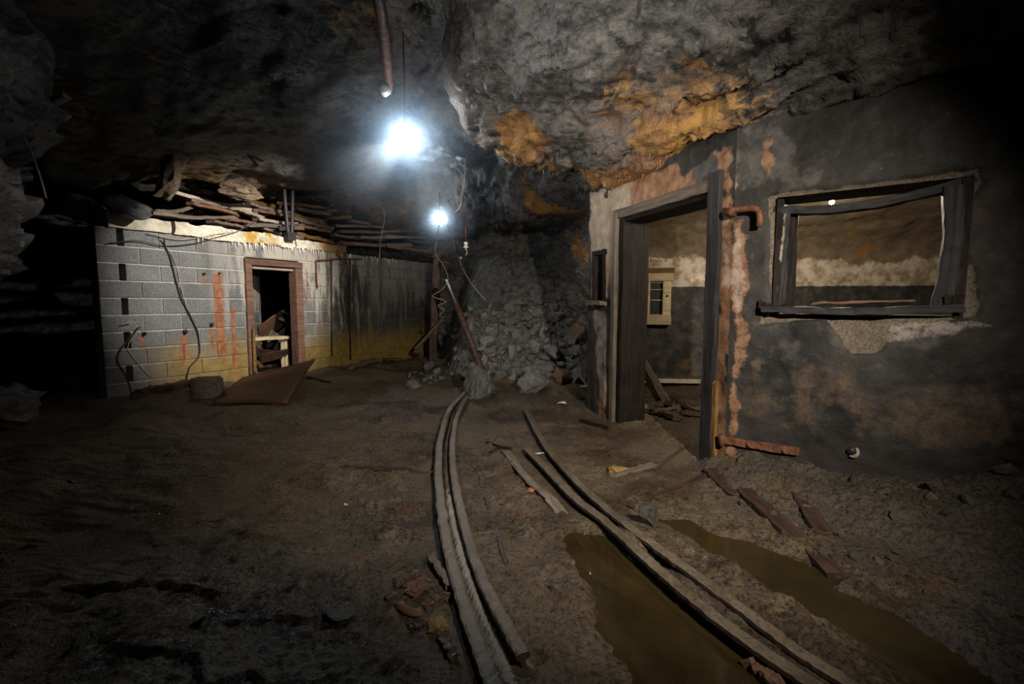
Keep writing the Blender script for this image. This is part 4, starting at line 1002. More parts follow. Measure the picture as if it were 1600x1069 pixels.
# small stones on the mud banks
peb = []
for k in range(8):
    me = hull(300 + k, 12, rs_.uniform(0.8, 1.2), rs_.uniform(0.7, 1.0), rs_.uniform(0.4, 0.8)); me.materials.append(M['pebble']); peb.append(me)
inp = lambda x, y: sdpoly(np.array([[x, y]]), PUD2)[0] > 0.12 and ((np.array([x, y]) - WW.o) @ WW.n) > 0.04 and ((np.array([x, y]) - DW.o) @ DW.n) > 0.1
scatter(90, (1.35, 2.6), (1.45, 2.75), 0.018, 0.075, 'small dark stone on the muddy bank below the window wall', 'small stones on the bank', fz, 2.5, lambda x, y: inp(x, y) and x > 1.3, peb, 0.5, 'bank_stone')
scatter(14, (2.0, 2.9), (1.9, 2.6), 0.07, 0.16, 'larger dark slate stone piled at the foot of the window wall', 'stones at the window wall foot', fz, 1.5, lambda x, y: 0.05 < ((np.array([x, y]) - WW.o) @ WW.n) < 0.5, peb, 0.4, 'slate_stone')
scatter(60, (-0.9, 0.75), (1.5, 4.6), 0.012, 0.045, 'tiny dark stone trodden into the mud around the rails', 'small stones around the rails', fz, 2.5, lambda x, y: sdpoly(np.array([[x, y]]), PUD1)[0] > 0.03, peb, 0.4, 'floor_stone')
scatter(40, (-3.2, -0.9), (1.5, 3.5), 0.02, 0.09, 'wet dark stone in the crusted mud of the shadowy side', 'stones on the shadowy floor', fz, 2.5, None, peb, 0.3, 'floor_stone')
p_ = dp(20, 610, 4.1); big_stone('boulder', p_, (0.6, 0.6, 0.45), (0.2, 0.4, 0.3), M['rockleft'], 'pale grey boulder at the mouth of the black side passage', 'boulder', 41, 20)

# ------------------------------------------------------------------ timbers collapsed above the block wall
bt = random.Random(12)
def bwp(x, y, back): return BW.px(x, y, -back)
TL = 'splintered weathered board in the collapsed timber heap above the block wall'
TG = 'boards of the collapsed timber heap'
woods = [M['wood_grey'], M['wood_red'], M['wood_grey'], M['wood_pale'], M['wood_ochre']]
PL = [  # x1 y1 x2 y2  thickness-px  back  material
 (262,299,407,333,7,0.35,'wood_pale'),(311,300,377,312,7,0.55,'wood_red'),(297,313,371,329,6,0.25,'wood_grey'),(300,319,371,336,6,0.15,'wood_red'),
 (367,326,409,341,6,0.12,'wood_pale'),(242,331,294,325,6,0.25,'wood_grey'),(238,334,363,340,6,0.12,'wood_grey'),(377,311,434,324,8,0.5,'wood_ochre'),
 (386,318,449,333,6,0.35,'wood_grey'),(395,328,470,343,6,0.25,'wood_red'),(402,343,460,351,6,0.18,'wood_pale'),(380,352,470,358,8,0.15,'wood_grey'),
 (461,326,512,335,8,0.4,'wood_grey'),(450,333,510,350,8,0.3,'wood_ochre'),(455,342,515,358,8,0.2,'wood_grey'),(463,352,512,362,7,0.15,'wood_red'),
 (463,366,518,380,8,0.1,'wood_ochre'),(521,341,546,339,8,0.35,'wood_ochre'),(546,345,575,351,7,0.3,'wood_red'),(515,320,572,323,6,0.6,'wood_grey'),
 (521,353,596,356,6,0.25,'wood_grey'),(528,362,640,360,8,0.3,'wood_red'),(520,368,600,374,7,0.2,'wood_grey'),(530,380,640,382,9,0.15,'wood_red'),
 (560,372,660,372,8,0.3,'wood_grey'),(600,384,675,396,9,0.1,'wood_red'),(570,352,650,345,7,0.5,'wood_grey'),(508,330,545,331,7,0.55,'wood_red'),
 (350,343,400,350,6,0.15,'wood_red'),(330,346,380,356,5,0.1,'wood_grey'),(410,356,470,372,6,0.08,'wood_grey'),(300,306,360,314,6,0.7,'wood_grey'),(430,318,520,328,7,0.75,'wood_red'),
 (415,336,500,346,7,0.5,'wood_grey'),(560,332,640,336,8,0.7,'wood_red'),(590,364,680,384,7,0.4,'wood_grey')]
COLN = {'wood_pale': 'pale bleached', 'wood_red': 'reddish brown', 'wood_grey': 'grey weathered', 'wood_ochre': 'ochre stained'}
def where(x, y):
    h = 'topmost' if y < 322 else ('middle' if y < 350 else 'lowest')
    w_ = ('over the beige lintel' if x < 300 else 'over the white lintel' if x < 400 else 'beside the bracket' if x < 478 else 'past the bracket' if x < 545 else 'over the wet wall end')
    return h, w_
seen = {}
for i, (x1, y1, x2, y2, tpx, back, mt) in enumerate(PL):
    b1 = back + bt.uniform(-.05, .15); b2 = back + bt.uniform(-.05, .15)
    P0, P1 = bwp(x1, y1, b1), bwp(x2, y2, b2)
    th = tpx * 6.8 / 720 * 0.75
    tb = beam('timber_board', P0, P1, bt.uniform(0.10, 0.2), th, M[mt], None, (0, 0, 1), seed=40 + i, rough=0.012, seg=12, bend=(bt.uniform(-.03, .01), 0))
    h_, w_ = where((x1 + x2) / 2, (y1 + y2) / 2); ln = 'long' if x2 - x1 > 75 else 'short'
    key = f'{ln} {COLN[mt]} board in the {h_} timber layer {w_}'
    seen[key] = seen.get(key, 0) + 1
    if seen[key] > 1: key += ', farther back' if seen[key] == 2 else ', lying deepest'
    tag(tb, key, 'board', TG)
# hanging double iron bracket in front of the heap
hb = empty('hanging_bracket', BW.px(452, 378, 0.12)); bpy.context.view_layer.update()
tag(hb, 'black iron bracket with two rods hanging above the red door frame', 'bracket')
def local(o, parent):
    o.parent = parent; o.matrix_parent_inverse = parent.matrix_world.inverted(); return o
top1, top2 = BW.px(441, 255, 0.12), BW.px(457, 255, 0.12)
local(MB().tube([top1, BW.px(446, 320, 0.12), BW.px(451, 372, 0.12)], 0.028, 8).build('rod', M['iron_black']), hb)
local(MB().tube([top2, BW.px(457, 320, 0.12), BW.px(456, 372, 0.12)], 0.028, 8).build('rod', M['iron_black']), hb)
c_ = BW.px(453, 370, 0.12); local(MB().box(c_, (0.13, 0.10, 0.11), BW.frame().to_3x3(), 0.008, bt).build('foot', M['iron_black']), hb)
c_ = BW.px(440, 357, 0.12); local(MB().box(c_, (0.09, 0.05, 0.06), BW.frame().to_3x3(), 0.008, bt).build('lug', M['iron_black']), hb)

# rock fragments hanging over the wall
def rockslab(c, size, rot, seed, label, mat=M['rockleft']):
    return big_stone('rock_slab', c, size, rot, mat, label, 'rock', seed, 12, zbase=c[2] - size[2] / 2)
rockslab(dp(268, 232, 5.6), (0.34, 0.45, 0.95), (0.2, 0.35, 0.4), 51, 'brownish slab of rock hanging from the black roof', M['rocktan'])
rockslab(BW.px(372, 287, 0.15), (0.62, 0.45, 0.36), (0.1, 0.15, 0.5), 53, 'ribbed tan rock lump just above the timber heap', M['rocktan'])
rockslab(BW.px(195, 318, 0.2), (0.6, 0.5, 0.28), (0.15, 0.3, 0.4), 55, 'grey boulder wedged above the free end of the block wall')
rockslab(dp(130, 320, 5.3), (0.55, 0.45, 0.35), (0.1, 0.6, 0.2), 57, 'brown boulder wedged over the black side passage')
rockslab(BW.px(500, 303, -0.2), (0.45, 0.4, 0.22), (0.1, 0.2, 0.3), 59, 'grey rock lump above the far timbers')

# ------------------------------------------------------------------ things at the block wall
def cable(name, pts, r, mat, label, cat, n=8, group=None):
    return tag(MB().tube(spline(pts, n), r, 6).build(name, mat, None, True), label, cat, group)
bp = lambda x, y, off=0.015: BW.px(x, y, off)
cable('cable', [bp(256, 374, .06), bp(258, 384), bp(266, 402), bp(275, 438), bp(283, 465), bp(298, 495), bp(309, 520), bp(312, 545), bp(309, 560), bp(296, 575), bp(290, 600)], 0.009, M['cable'], 'thick black cable snaking down the middle of the block wall', 'cable')
cable('cable', [bp(258, 384), bp(268, 395, .03), bp(277, 420), bp(283, 450), bp(296, 490), bp(308, 512)], 0.004, M['wire'], 'thin pale wire beside the thick black cable on the blocks', 'wire')
cable('cable', [bp(219, 510, .04), bp(210, 520), bp(197, 535), bp(184, 555), bp(186, 570), bp(196, 585), bp(203, 605), bp(210, 624, .03)], 0.008, M['cable'], 'black cable loop near the toothed end of the block wall', 'cable')
cable('cable', [bp(216, 515, .03), bp(200, 540), bp(206, 555), bp(220, 572), bp(235, 588)], 0.004, M['wire'], 'thin wire curl inside the black cable loop', 'wire')
cable('cable', [bp(170, 380, .05), bp(215, 376, .05), bp(256, 384, .04), bp(300, 381, .05), bp(335, 372, .06), bp(370, 362, .08), bp(402, 345, .1)], 0.006, M['cable'], 'dark wire strung along the joint under the lintel', 'wire')
cable('cable', [bp(232, 364, .06), bp(285, 374, .06), bp(340, 366, .06), bp(365, 362, .07)], 0.005, M['wire'], 'pale twisted wire across the face of the long lintel', 'wire')
cable('bent_nail_rod', [bp(189, 508, .03), bp(198, 505, .05), bp(207, 503, .05)], 0.006, M['wire'], 'short bent wire stub on the toothed block end', 'wire')
def bolt(x, y, label, r=0.022):
    c_ = BW.px(x, y, 0); e = BW.px(x, y, 0); n3 = np.array([*BW.n, 0])
    o = empty('anchor_bolt', c_); bpy.context.view_layer.update(); tag(o, label, 'bolt', 'anchor bolts in the block wall')
    local(MB().tube([c_ - n3 * .01, c_ + n3 * 0.03], r, 8).build('plate', M['rust_dark']), o)
    local(MB().tube([c_ + n3 * .03, c_ + n3 * 0.06], r * .5, 8).build('stud', M['rust_dark']), o)
bolt(225, 521, 'round black anchor bolt beside the black cable loop')
bolt(289, 518, 'round black anchor bolt in the middle of the block wall', 0.025)
bolt(330, 507, 'black anchor bolt left of the widest rust streak')
bolt(318, 428, 'upper anchor bolt with a short rust stain below it', 0.016)
bolt(342, 427, 'small anchor at the top of the widest rust streak', 0.012)
# concrete stump
def stump(c, r, h, label):
    V, F, n = [], [], 18; rg = random.Random(3)
    lv = [(0, 1.03), (0.5, 1.0), (0.93, 1.0), (1.0, 0.93)]
    for hh, rr in lv:
        for j in range(n):
            a_ = 2 * math.pi * j / n; q = r * rr * (1 + rg.uniform(-.03, .03)); V.append((q * math.cos(a_), q * math.sin(a_), h * hh + rg.uniform(-.006, .006)))
    V.append((0, 0, h)); F = [(k * n + j, k * n + (j + 1) % n, (k + 1) * n + (j + 1) % n, (k + 1) * n + j) for k in range(3) for j in range(n)]
    F += [(3 * n + j, 3 * n + (j + 1) % n, 4 * n) for j in range(n)] + [tuple(range(n))[::-1]]
    o = mk('log_stump', V, F, M['wood_grey']); o.location = (c[0], c[1], fz(c[0], c[1]) - 0.02); return tag(o, label, 'stump')
p_ = at_floor(324, 618); stump(p_, 0.165, 0.23, 'short round stump standing before the block wall')
a_, b_ = at_floor(215, 622), at_floor(298, 606); a_[2] += .05; b_[2] += .06
tag(beam('driftwood_log', a_, b_, 0.11, 0.09, M['wood_wet'], seed=71, rough=0.02), 'dark log lying at the foot of the block wall', 'log')
# brown sheet lying askew
c1_, c2_, c3_, c4_ = at_floor(345, 612), at_floor(330, 633), at_floor(448, 634), dp(492, 562, 6.6)
c1_ = dp(378, 572, 6.35); c1_[2] = fz(c1_[0], c1_[1]) + .04; c2_[2] += .015; c3_[2] += .03
Vb = []; nb = 10
for i in range(nb + 1):
    for j in range(nb + 1):
        u, v = i / nb, j / nb
        q = (1 - u) * (1 - v) * c1_ + (1 - u) * v * c2_ + u * v * c3_ + u * (1 - v) * c4_
        Vb.append(q + np.array([0, 0, 0.012 * math.sin(5 * u + 2) * math.sin(4 * v)]))
Fb = [(i * (nb + 1) + j, i * (nb + 1) + j + 1, (i + 1) * (nb + 1) + j + 1, (i + 1) * (nb + 1) + j) for i in range(nb) for j in range(nb)]
o = mk('plywood_sheet', Vb, Fb, M['board_brown'], None, True); sm = o.modifiers.new('s', 'SOLIDIFY'); sm.thickness = 0.018; sm.offset = 0
tag(o, 'big rust brown sheet lying askew before the red door frame', 'sheet')
a_, b_ = at_floor(480, 592), at_floor(522, 602); a_[2] += .02; b_[2] += .015
tag(beam('broken_batten', a_, b_, 0.05, 0.03, M['wood_dark'], seed=73), 'dark broken batten beside the raised corner of the brown sheet', 'batten')
# bench and boards inside the block doorway
be = empty('bench', BW.pt(DOOR[0] + 0.4, 0.35, -0.5)); bpy.context.view_layer.update()
tag(be, 'white painted bench inside the red door frame', 'bench')
q0, q1 = BW.px(384, 530, -0.30), BW.px(447, 527, -0.42); beam('seat', q0, q1, 0.26, 0.05, M['cream'], be, seed=75)
for xx in (441, 447): beam('leg', BW.px(xx, 531, -0.36), np.array([*BW.px(xx, 531, -0.36)[:2], 0.1]), 0.04, 0.04, M['cream'], be, (1, 0, 0), seed=76 + xx)
beam('leg', BW.px(396, 533, -0.34), np.array([*BW.px(396, 533, -0.34)[:2], 0.1]), 0.04, 0.04, M['cream'], be, (1, 0, 0), seed=77)
BG = 'boards piled inside the block doorway'
BLAB = ['wide reddish panel leaning behind the bench in the block doorway', 'grey plank leaning along the wide reddish panel', 'upper of two pale battens on the reddish panel', 'lower of two pale battens on the reddish panel', 'short grey plank just above the bench seat', 'flat grey board beside the bench legs', 'wet dark board under the bench', 'wet dark board across the block door threshold', 'short reddish board against the door jamb beside the bench']
for i, (x1, y1, x2, y2, bk, wd, mt) in enumerate([(405, 522, 470, 478, 0.9, 0.35, 'wood_red'), (418, 540, 475, 492, 0.75, 0.12, 'wood_grey'), (443, 486, 470, 502, 0.8, 0.05, 'wood_pale'), (438, 497, 466, 515, 0.78, 0.05, 'wood_pale'), (422, 520, 445, 538, 0.6, 0.12, 'wood_grey'), (430, 545, 475, 540, 0.6, 0.2, 'wood_grey'), (392, 548, 430, 556, 0.3, 0.14, 'wood_wet'), (410, 560, 470, 548, 0.25, 0.16, 'wood_wet'), (448, 536, 476, 520, 0.65, 0.10, 'wood_red')]):
    tag(beam('loose_board', BW.px(x1, y1, -bk), BW.px(x2, y2, -bk - .15), 0.03, wd, M[mt], None, (0.3, -0.5, 0.8), seed=90 + i, rough=0.01), BLAB[i], 'board', BG)
# pipework right of the red frame
pf = empty('wall_pipe', BW.px(497, 408, .04)); bpy.context.view_layer.update(); tag(pf, 'rusty pipe run with two drop pipes on the wet end of the block wall', 'pipe')
q = lambda x, y: BW.px(x, y, 0.05)
local(MB().tube([q(494, 407), q(530, 404), q(565, 405)], 0.013, 8).build('header_pipe', M['rust'], None, True), pf)
local(MB().tube([q(494, 407), q(495, 440), q(496, 450)], 0.012, 8).build('drop_pipe', M['rust'], None, True), pf)
local(MB().tube([q(547, 404), q(547, 480), q(548, 562)], 0.012, 8).build('drop_pipe', M['rust_dark'], None, True), pf)
local(MB().tube([q(518, 405), q(518, 480), q(519, 556)], 0.010, 8).build('drop_pipe', M['rust_dark'], None, True), pf)
local(MB().box(BW.px(530, 396, .06), (0.07, 0.06, 0.09), BW.frame().to_3x3(), .006, bt).build('junction_box', M['wood_ochre']), pf)
# drips of lime under the lintels (too many to count)
dm = MB(); rg = random.Random(9)
def cone(m, p0, L, r, tilt=0):
    n = 5; V = [(p0[0] + r * math.cos(6.283 * j / n), p0[1] + r * math.sin(6.283 * j / n), p0[2] + .01) for j in range(n)]
    V += [(p0[0] + .45 * r * math.cos(6.283 * j / n), p0[1] + .45 * r * math.sin(6.283 * j / n), p0[2] - L * .5) for j in range(n)] + [(p0[0], p0[1], p0[2] - L)]
    m.add(V, [(j, (j + 1) % n, n + (j + 1) % n, n + j) for j in range(n)] + [(n + j, n + (j + 1) % n, 2 * n) for j in range(n)])
for k in range(58):
    s_ = rg.choice([rg.uniform(1.0, 2.9), rg.uniform(1.5, 2.8), rg.uniform(1.5, 2.8), rg.choice([3.3, 3.9, 4.4]) + rg.gauss(0, .12)])
    cone(dm, BW.pt(s_, ZT + 0.005 if s_ < 3 else ZT - rg.uniform(0, .04), 0.03), rg.uniform(0.04, 0.17), rg.uniform(.006, .012))
tag(dm.build('lime_drips', M['lime'], None, True), 'white lime stalactites hanging in a row under the lintel', 'stalactites', kind='stuff')
dm = MB()
for k in range(80):
    s_ = rg.uniform(0.5, END + .1); p2 = DW.pt(s_, 0, rg.uniform(0.05, 0.30)); zc_ = ceil_z(p2[0], p2[1])
    cone(dm, (p2[0], p2[1], zc_ + .01), rg.uniform(0.02, 0.11), rg.uniform(.003, .006))
for k in range(40):
    x_ = rg.uniform(-.3, .8); y_ = 5.0 - .1 * (x_ - .4) + rg.uniform(-.12, .02); cone(dm, (x_, y_, ceil_z(x_, y_) + .01), rg.uniform(.02, .09), rg.uniform(.003, .006))
tag(dm.build('rust_drips', M['drip_rust'], None, True), 'thin rusty stalactites along the rock lip over the doorway', 'stalactites', kind='stuff')

# ------------------------------------------------------------------ lamps
def globe(m, c, r, nu=20, nv=12, sz=1.0):
    V = []; 
    for i in range(1, nv):
        for j in range(nu):
            a_, b_ = math.pi * i / nv, 2 * math.pi * j / nu
            V.append((c[0] + r * math.sin(a_) * math.cos(b_), c[1] + r * math.sin(a_) * math.sin(b_), c[2] + sz * r * math.cos(a_)))
    V += [(c[0], c[1], c[2] + sz * r), (c[0], c[1], c[2] - sz * r)]
    n = len(V); F = [(i * nu + j, (i + 1) * nu + j, (i + 1) * nu + (j + 1) % nu, i * nu + (j + 1) % nu) for i in range(nv - 2) for j in range(nu)]
    F += [(n - 2, j, (j + 1) % nu) for j in range(nu)] + [(n - 1, (nv - 2) * nu + (j + 1) % nu, (nv - 2) * nu + j) for j in range(nu)]
    return m.add(V, F)
def hung_lamp(pos, r, label, mat, seed=0):
    o = empty('hanging_lamp', pos); bpy.context.view_layer.update(); tag(o, label, 'lamp')
    c_ = np.array(pos)
    bulb = local(globe(MB(), c_, r).build('bulb', mat, None, True), o)
    local(MB().tube([c_ + (0, 0, r * .9), c_ + (0, 0, r * 1.25), c_ + (0, 0, r * 1.7)], [r * .5, r * .42, r * .3], 12).build('socket', M['iron_black'], None, True), o)
    zc_ = ceil_z(pos[0], pos[1]) + .05
    if zc_ > pos[2] + r * 1.7: local(MB().tube([c_ + (0, 0, r * 1.6), (pos[0] + .01, pos[1], (pos[2] + zc_) / 2), (pos[0], pos[1], zc_)], 0.006, 6).build('flex', M['cable'], None, True), o)
    return o
hung_lamp(LAMP1, 0.085, 'brightest round lamp hanging from the roof in mid chamber', M['bulb'])
hung_lamp(LAMP2, 0.085, 'smaller glowing lamp farther back near the rockfall', M['bulb'])
l3 = hung_lamp(LAMP3, 0.022, 'small lit bulb inside the room seen over the window head', M['bulb_warm'])
# ------------------------------------------------------------------ pipes, wires and insulators under the roof
zt_ = 3.28
pa, pb_, pc = np.array([-0.86, 3.0, zt_ + .05]), np.array([-0.98, 3.7, zt_]), np.array([-1.15, 4.5, zt_ - .08])
o = empty('roof_pipe', pc); bpy.context.view_layer.update(); tag(o, 'rust brown pipe running along the black roof above the bright lamp', 'pipe')
local(MB().tube(spline([np.array([-0.6, 1.6, zt_ + .12]), pa, pb_, pc], 6), 0.045, 10).build('tube', M['rust'], None, True), o)
cc = np.array([-1.20, 4.42, zt_ - .10]); local(MB().tube([cc, cc + (0.05, -.02, -.07)], [.04, .05], 10).build('valve', M['porcelain'], None, True), o)
cable('hanging_rod', [dp(727, 248, 6.0), dp(726, 275, 6.0), dp(722, 305, 6.0), dp(718, 325, 6.0), dp(707, 333, 6.0)], 0.010, M['wire'], 'thin rusty rod hanging from the roof lip right of the far lamp', 'rod')
o = empty('insulator_drop', dp(728, 383, 6.4)); bpy.context.view_layer.update(); tag(o, 'white porcelain insulator on a hanging wire right of the far lamp', 'insulator')
local(MB().tube([dp(727, 338, 6.4), dp(728, 376, 6.4)], 0.012, 6).build('rod', M['rust'], None, True), o)
ii = dp(728, 385, 6.4)
ins_ = local(MB().tube([ii + (0, 0, .06), ii + (0, 0, .045), ii + (0, 0, .02), ii + (0, 0, .018), ii + (0, 0, -.02), ii + (0, 0, -.022), ii + (0, 0, -.05)], [.018, .03, .03, .018, .042, .02, .012], 12).build('insulator', M['porcelain'], None, True), o)
local(MB().tube(spline([ii + (0, 0, -.04), ii + (.015, 0, -.07), ii + (.01, 0, -.10), ii + (-.004, 0, -.12)], 4), .007, 6).build('hook', M['wire'], None, True), ins_)
z7 = 7.2
cw = cable('curly_wire', [dp(686, 352, z7), dp(683, 375, z7), dp(680, 395, z7), dp(693, 415, z7), dp(700, 437, z7), dp(690, 453, z7), dp(676, 463, z7), dp(697, 471, z7), dp(684, 478, z7), dp(694, 484, z7), dp(687, 492, z7), dp(691, 496, z7)], 0.006, M['wire'], 'pale wire hanging in curls below the far lamp', 'wire')
MB().tube([dp(688, 494, z7), dp(693, 498, z7)], 0.026, 8).build('end_weight', M['rust'], cw, True)['label'] = 'small orange rusty end piece'
tw = cable('thin_wire', [dp(699, 352, z7), dp(707, 375, z7), dp(711, 392, z7), dp(718, 405, z7), dp(722, 418, z7), dp(738, 445, z7), dp(760, 470, z7)], 0.004, M['wire'], 'thin wire trailing from the far lamp towards the rockfall', 'wire')
MB().tube([dp(719, 402, z7), dp(721, 404, z7)], 0.018, 8).build('knot', M['paper'], tw, True)
cable('thin_wire', [dp(585, 318, 7.5), dp(598, 326, 7.5), dp(601, 343, 7.5), dp(596, 365, 7.5), dp(594, 385, 7.5), dp(593, 405, 7.5)], 0.006, M['wire'], 'crooked pale wire hanging over the far end of the block wall', 'wire')
cable('thin_wire', [dp(22, 190, 4.0), dp(45, 230, 4.0), dp(62, 275, 4.0), dp(72, 310, 4.0)], 0.008, M['wire'], 'thin dim wire hanging before the dark outcrop', 'wire')
tag(beam('roof_plank', dp(35, 180, 4.2), dp(100, 150, 4.2), 0.07, 0.05, M['wood_grey'], seed=131, rough=.012), 'short dim plank jutting from the black roof over the outcrop', 'plank')
# timber post and leaning pole at the tunnel end
p0, p1 = dp(676, 560, 8.9), dp(684, 405, 8.9); p0[2] = 0.0
tag(beam('timber_post', p0, p1, 0.14, 0.14, M['wood_wet'], None, (1, 0, 0), seed=133, rough=.015), 'reddish upright prop at the far end of the block wall', 'post')
p0, p1 = dp(752, 577, 6.75), dp(697, 440, 7.6)
tag(MB().tube([p0, (p0 + p1) / 2 + (0.01, 0, .02), p1], [.045, .05, .055], 12).build('leaning_pole', M['wood_wet'], None, True), 'thick reddish pole leaning against the rockfall', 'pole')
p0, p1 = dp(650, 545, 8.6), dp(692, 500, 8.4)
tag(beam('timber_stick', p0, p1, 0.06, 0.05, M['wood_grey'], seed=135), 'grey stick propped at the foot of the reddish post', 'stick')
for i, (x1, y1, x2, y2, Y_, mt) in enumerate([(560, 560, 640, 548, 8.0, 'wood_red'), (585, 556, 625, 560, 7.8, 'wood_ochre'), (540, 572, 590, 560, 7.6, 'wood_grey'), (600, 545, 655, 552, 8.2, 'wood_wet')]):
    a_, b_ = at_floor(x1, y1 + 8), at_floor(x2, y2 + 8); a_[2] += .04; b_[2] += .08
    tag(beam('floor_scrap', a_, b_, 0.16, 0.035, M[mt], seed=140 + i, rough=.015), 'rotten board lying at the foot of the wet end of the block wall', 'board', 'rotten boards at the wet wall foot')

# ------------------------------------------------------------------ things on the concrete wall
o = empty('pipe_elbow', WW.px(1160, 330, .06)); bpy.context.view_layer.update(); tag(o, 'rusty elbow pipe sticking out beside the broken window', 'pipe')
e = lambda x, y, f: WW.px(x, y, f)
local(MB().tube(spline([e(1139, 331, -.03), e(1142, 330, .05), e(1160, 327, .07), e(1178, 326, .08), e(1186, 331, .08), e(1187, 345, .08), e(1186, 354, .08)], 4), 0.021, 10).build('elbow', M['rust'], None, True), o)
local(MB().tube([e(1136, 332, .04), e(1150, 330, .062)], 0.030, 10).build('coupling', M['rust'], None, True), o)
local(MB().tube([e(1141, 318, .055), e(1142, 331, .055)], 0.008, 6).build('set_screw', M['rust'], None, True), o)
o = empty('hinge_strap', WW.px(1185, 697, .02)); bpy.context.view_layer.update(); tag(o, 'rusty iron hinge strap low on the black concrete wall', 'hinge')
st2 = local(beam('strap', WW.px(1124, 686, .03), WW.px(1245, 706, .03), 0.016, 0.055, M['rust'], None, (0, 0, 1), seed=151, rough=.006), o)
local(MB().tube([WW.px(1127, 680, .04), WW.px(1128, 696, .04)], 0.022, 8).build('knuckle', M['rust'], None, True), o)
for xx in (1170, 1225):
    n3 = np.array([*WW.n, 0]); c_ = WW.px(xx, 686 + (xx - 1124) * .165 + 1, .03); local(MB().tube([c_, c_ + n3 * .022], 0.014, 8).build('rivet', M['rust'], None, True), st2)
o = empty('pipe_hole', WW.px(1331, 706, .0)); bpy.context.view_layer.update(); tag(o, 'round hole stuffed with pale rag in the black wall', 'pipe hole')
c_ = WW.px(1331, 704, .0); n3 = np.array([*WW.n, 0])
rg_ = [c_ + (WW.d[0] *   .030 * math.cos(a_), WW.d[1] * .030 * math.cos(a_), .033 * math.sin(a_)) + n3 * .022 for a_ in np.linspace(-2.0, 0.9, 9)]
local(MB().tube(rg_, [.004, .008, .010, .012, .012, .011, .010, .008, .004], 7).build('rag', M['wood_pale'], None, True), o)
local(MB().tube([c_ - n3 * .05, c_ + n3 * .02], 0.026, 14).build('socket', M['iron_black'], None, True), o)
# cabinet recess inside the room
def rp(x, y, off=0.0): return RB.px(x, y, off)
cb = empty('wall_cabinet', rp(1027, 506, .0)); bpy.context.view_layer.update(); tag(cb, 'cream framed wall cabinet with open shelves seen through the doorway', 'cabinet')
(x0, zb0), (x1, zt0) = RB.sz(1005, 505), RB.sz(1048, 427)
def rbox(nm, sa0, sa1, z0, z1, d0, d1, mat, seed=0):
    m_ = MB().box(RB.pt((sa0 + sa1) / 2, (z0 + z1) / 2, (d0 + d1) / 2), (abs(sa1 - sa0), abs(d1 - d0), z1 - z0), RB.frame().to_3x3(), .004, bt)
    o_ = m_.build(nm, mat); bv_ = o_.modifiers.new('b', 'BEVEL'); bv_.width = .006; return local(o_, cb)
W_ = x1 - x0; Hh = zt0 - zb0
rbox('frame_side', x0 - .02, x0 + .075, zb0, zt0, .0, .06, M['cream']); fs_ = rbox('frame_side', x1 - .11, x1, zb0, zt0, .0, .06, M['cream'])
rbox('frame_top', x0 - .02, x1 + .02, zt0 - .11, zt0 + .0, .0, .07, M['cream']); rbox('frame_bottom', x0 - .02, x1 + .01, zb0 - .02, zb0 + .12, .0, .07, M['cream'])
rbox('crown', x0 - .01, x1 + .04, zt0, zt0 + .07, .0, .05, M['wood_ochre'])
dr_ = rbox('back', x0 + .03, x1 - .03, zb0 + .05, zt0 - .05, .004, .012, M['iron_black'])
for zz_ in (0.45, 0.66, 0.80): rbox('shelf', x0 + .06, x1 - .09, zb0 + Hh * zz_, zb0 + Hh * zz_ + .016, .004, .035, M['cream'])
local(MB().tube([RB.pt(x1 - .05, zb0 + Hh * .55, .06), RB.pt(x1 - .05, zb0 + Hh * .55, .075)], .014, 8).build('knob', M['iron_black']), fs_)
# scratched letters on the room whitewash
def scratch(strokes, x, y, hpx, parent):
    m_ = MB()
    for st in strokes:
        m_.tube([rp(x + u * hpx, y - v * hpx, .012) for u, v in st], .004, 4)
    return local(m_.build('scratched_writing', M['iron_black']), parent)
GH = {'H': [[(0, 0), (.05, 1)], [(.5, 0), (.55, 1)], [(0, .5), (.5, .55)]], 'O': [[(.3 + .28 * math.cos(g_), .45 + .45 * math.sin(g_)) for g_ in np.linspace(0, 6.28, 9)]],
      'C': [[(.3 + .28 * math.cos(g_), .45 + .45 * math.sin(g_)) for g_ in np.linspace(.8, 5.4, 8)]], 'S': [[(.5, .9), (.2, .95), (.1, .7), (.45, .4), (.4, .1), (.05, .05)]],
      'E': [[(.5, 1), (0, 1), (0, 0), (.5, 0)], [(0, .5), (.4, .5)]], 'K': [[(0, 0), (0, 1)], [(.5, 1), (0, .45), (.5, 0)]]}
wr_ = bpy.data.objects['wall_room']
for i, ch in enumerate('HOCS'): scratch(GH[ch], 1017 + i * 7.0, 409, 9, wr_)
for i, ch in enumerate('EK'): scratch(GH[ch], 1057 + i * 8.0, 403, 9, wr_)
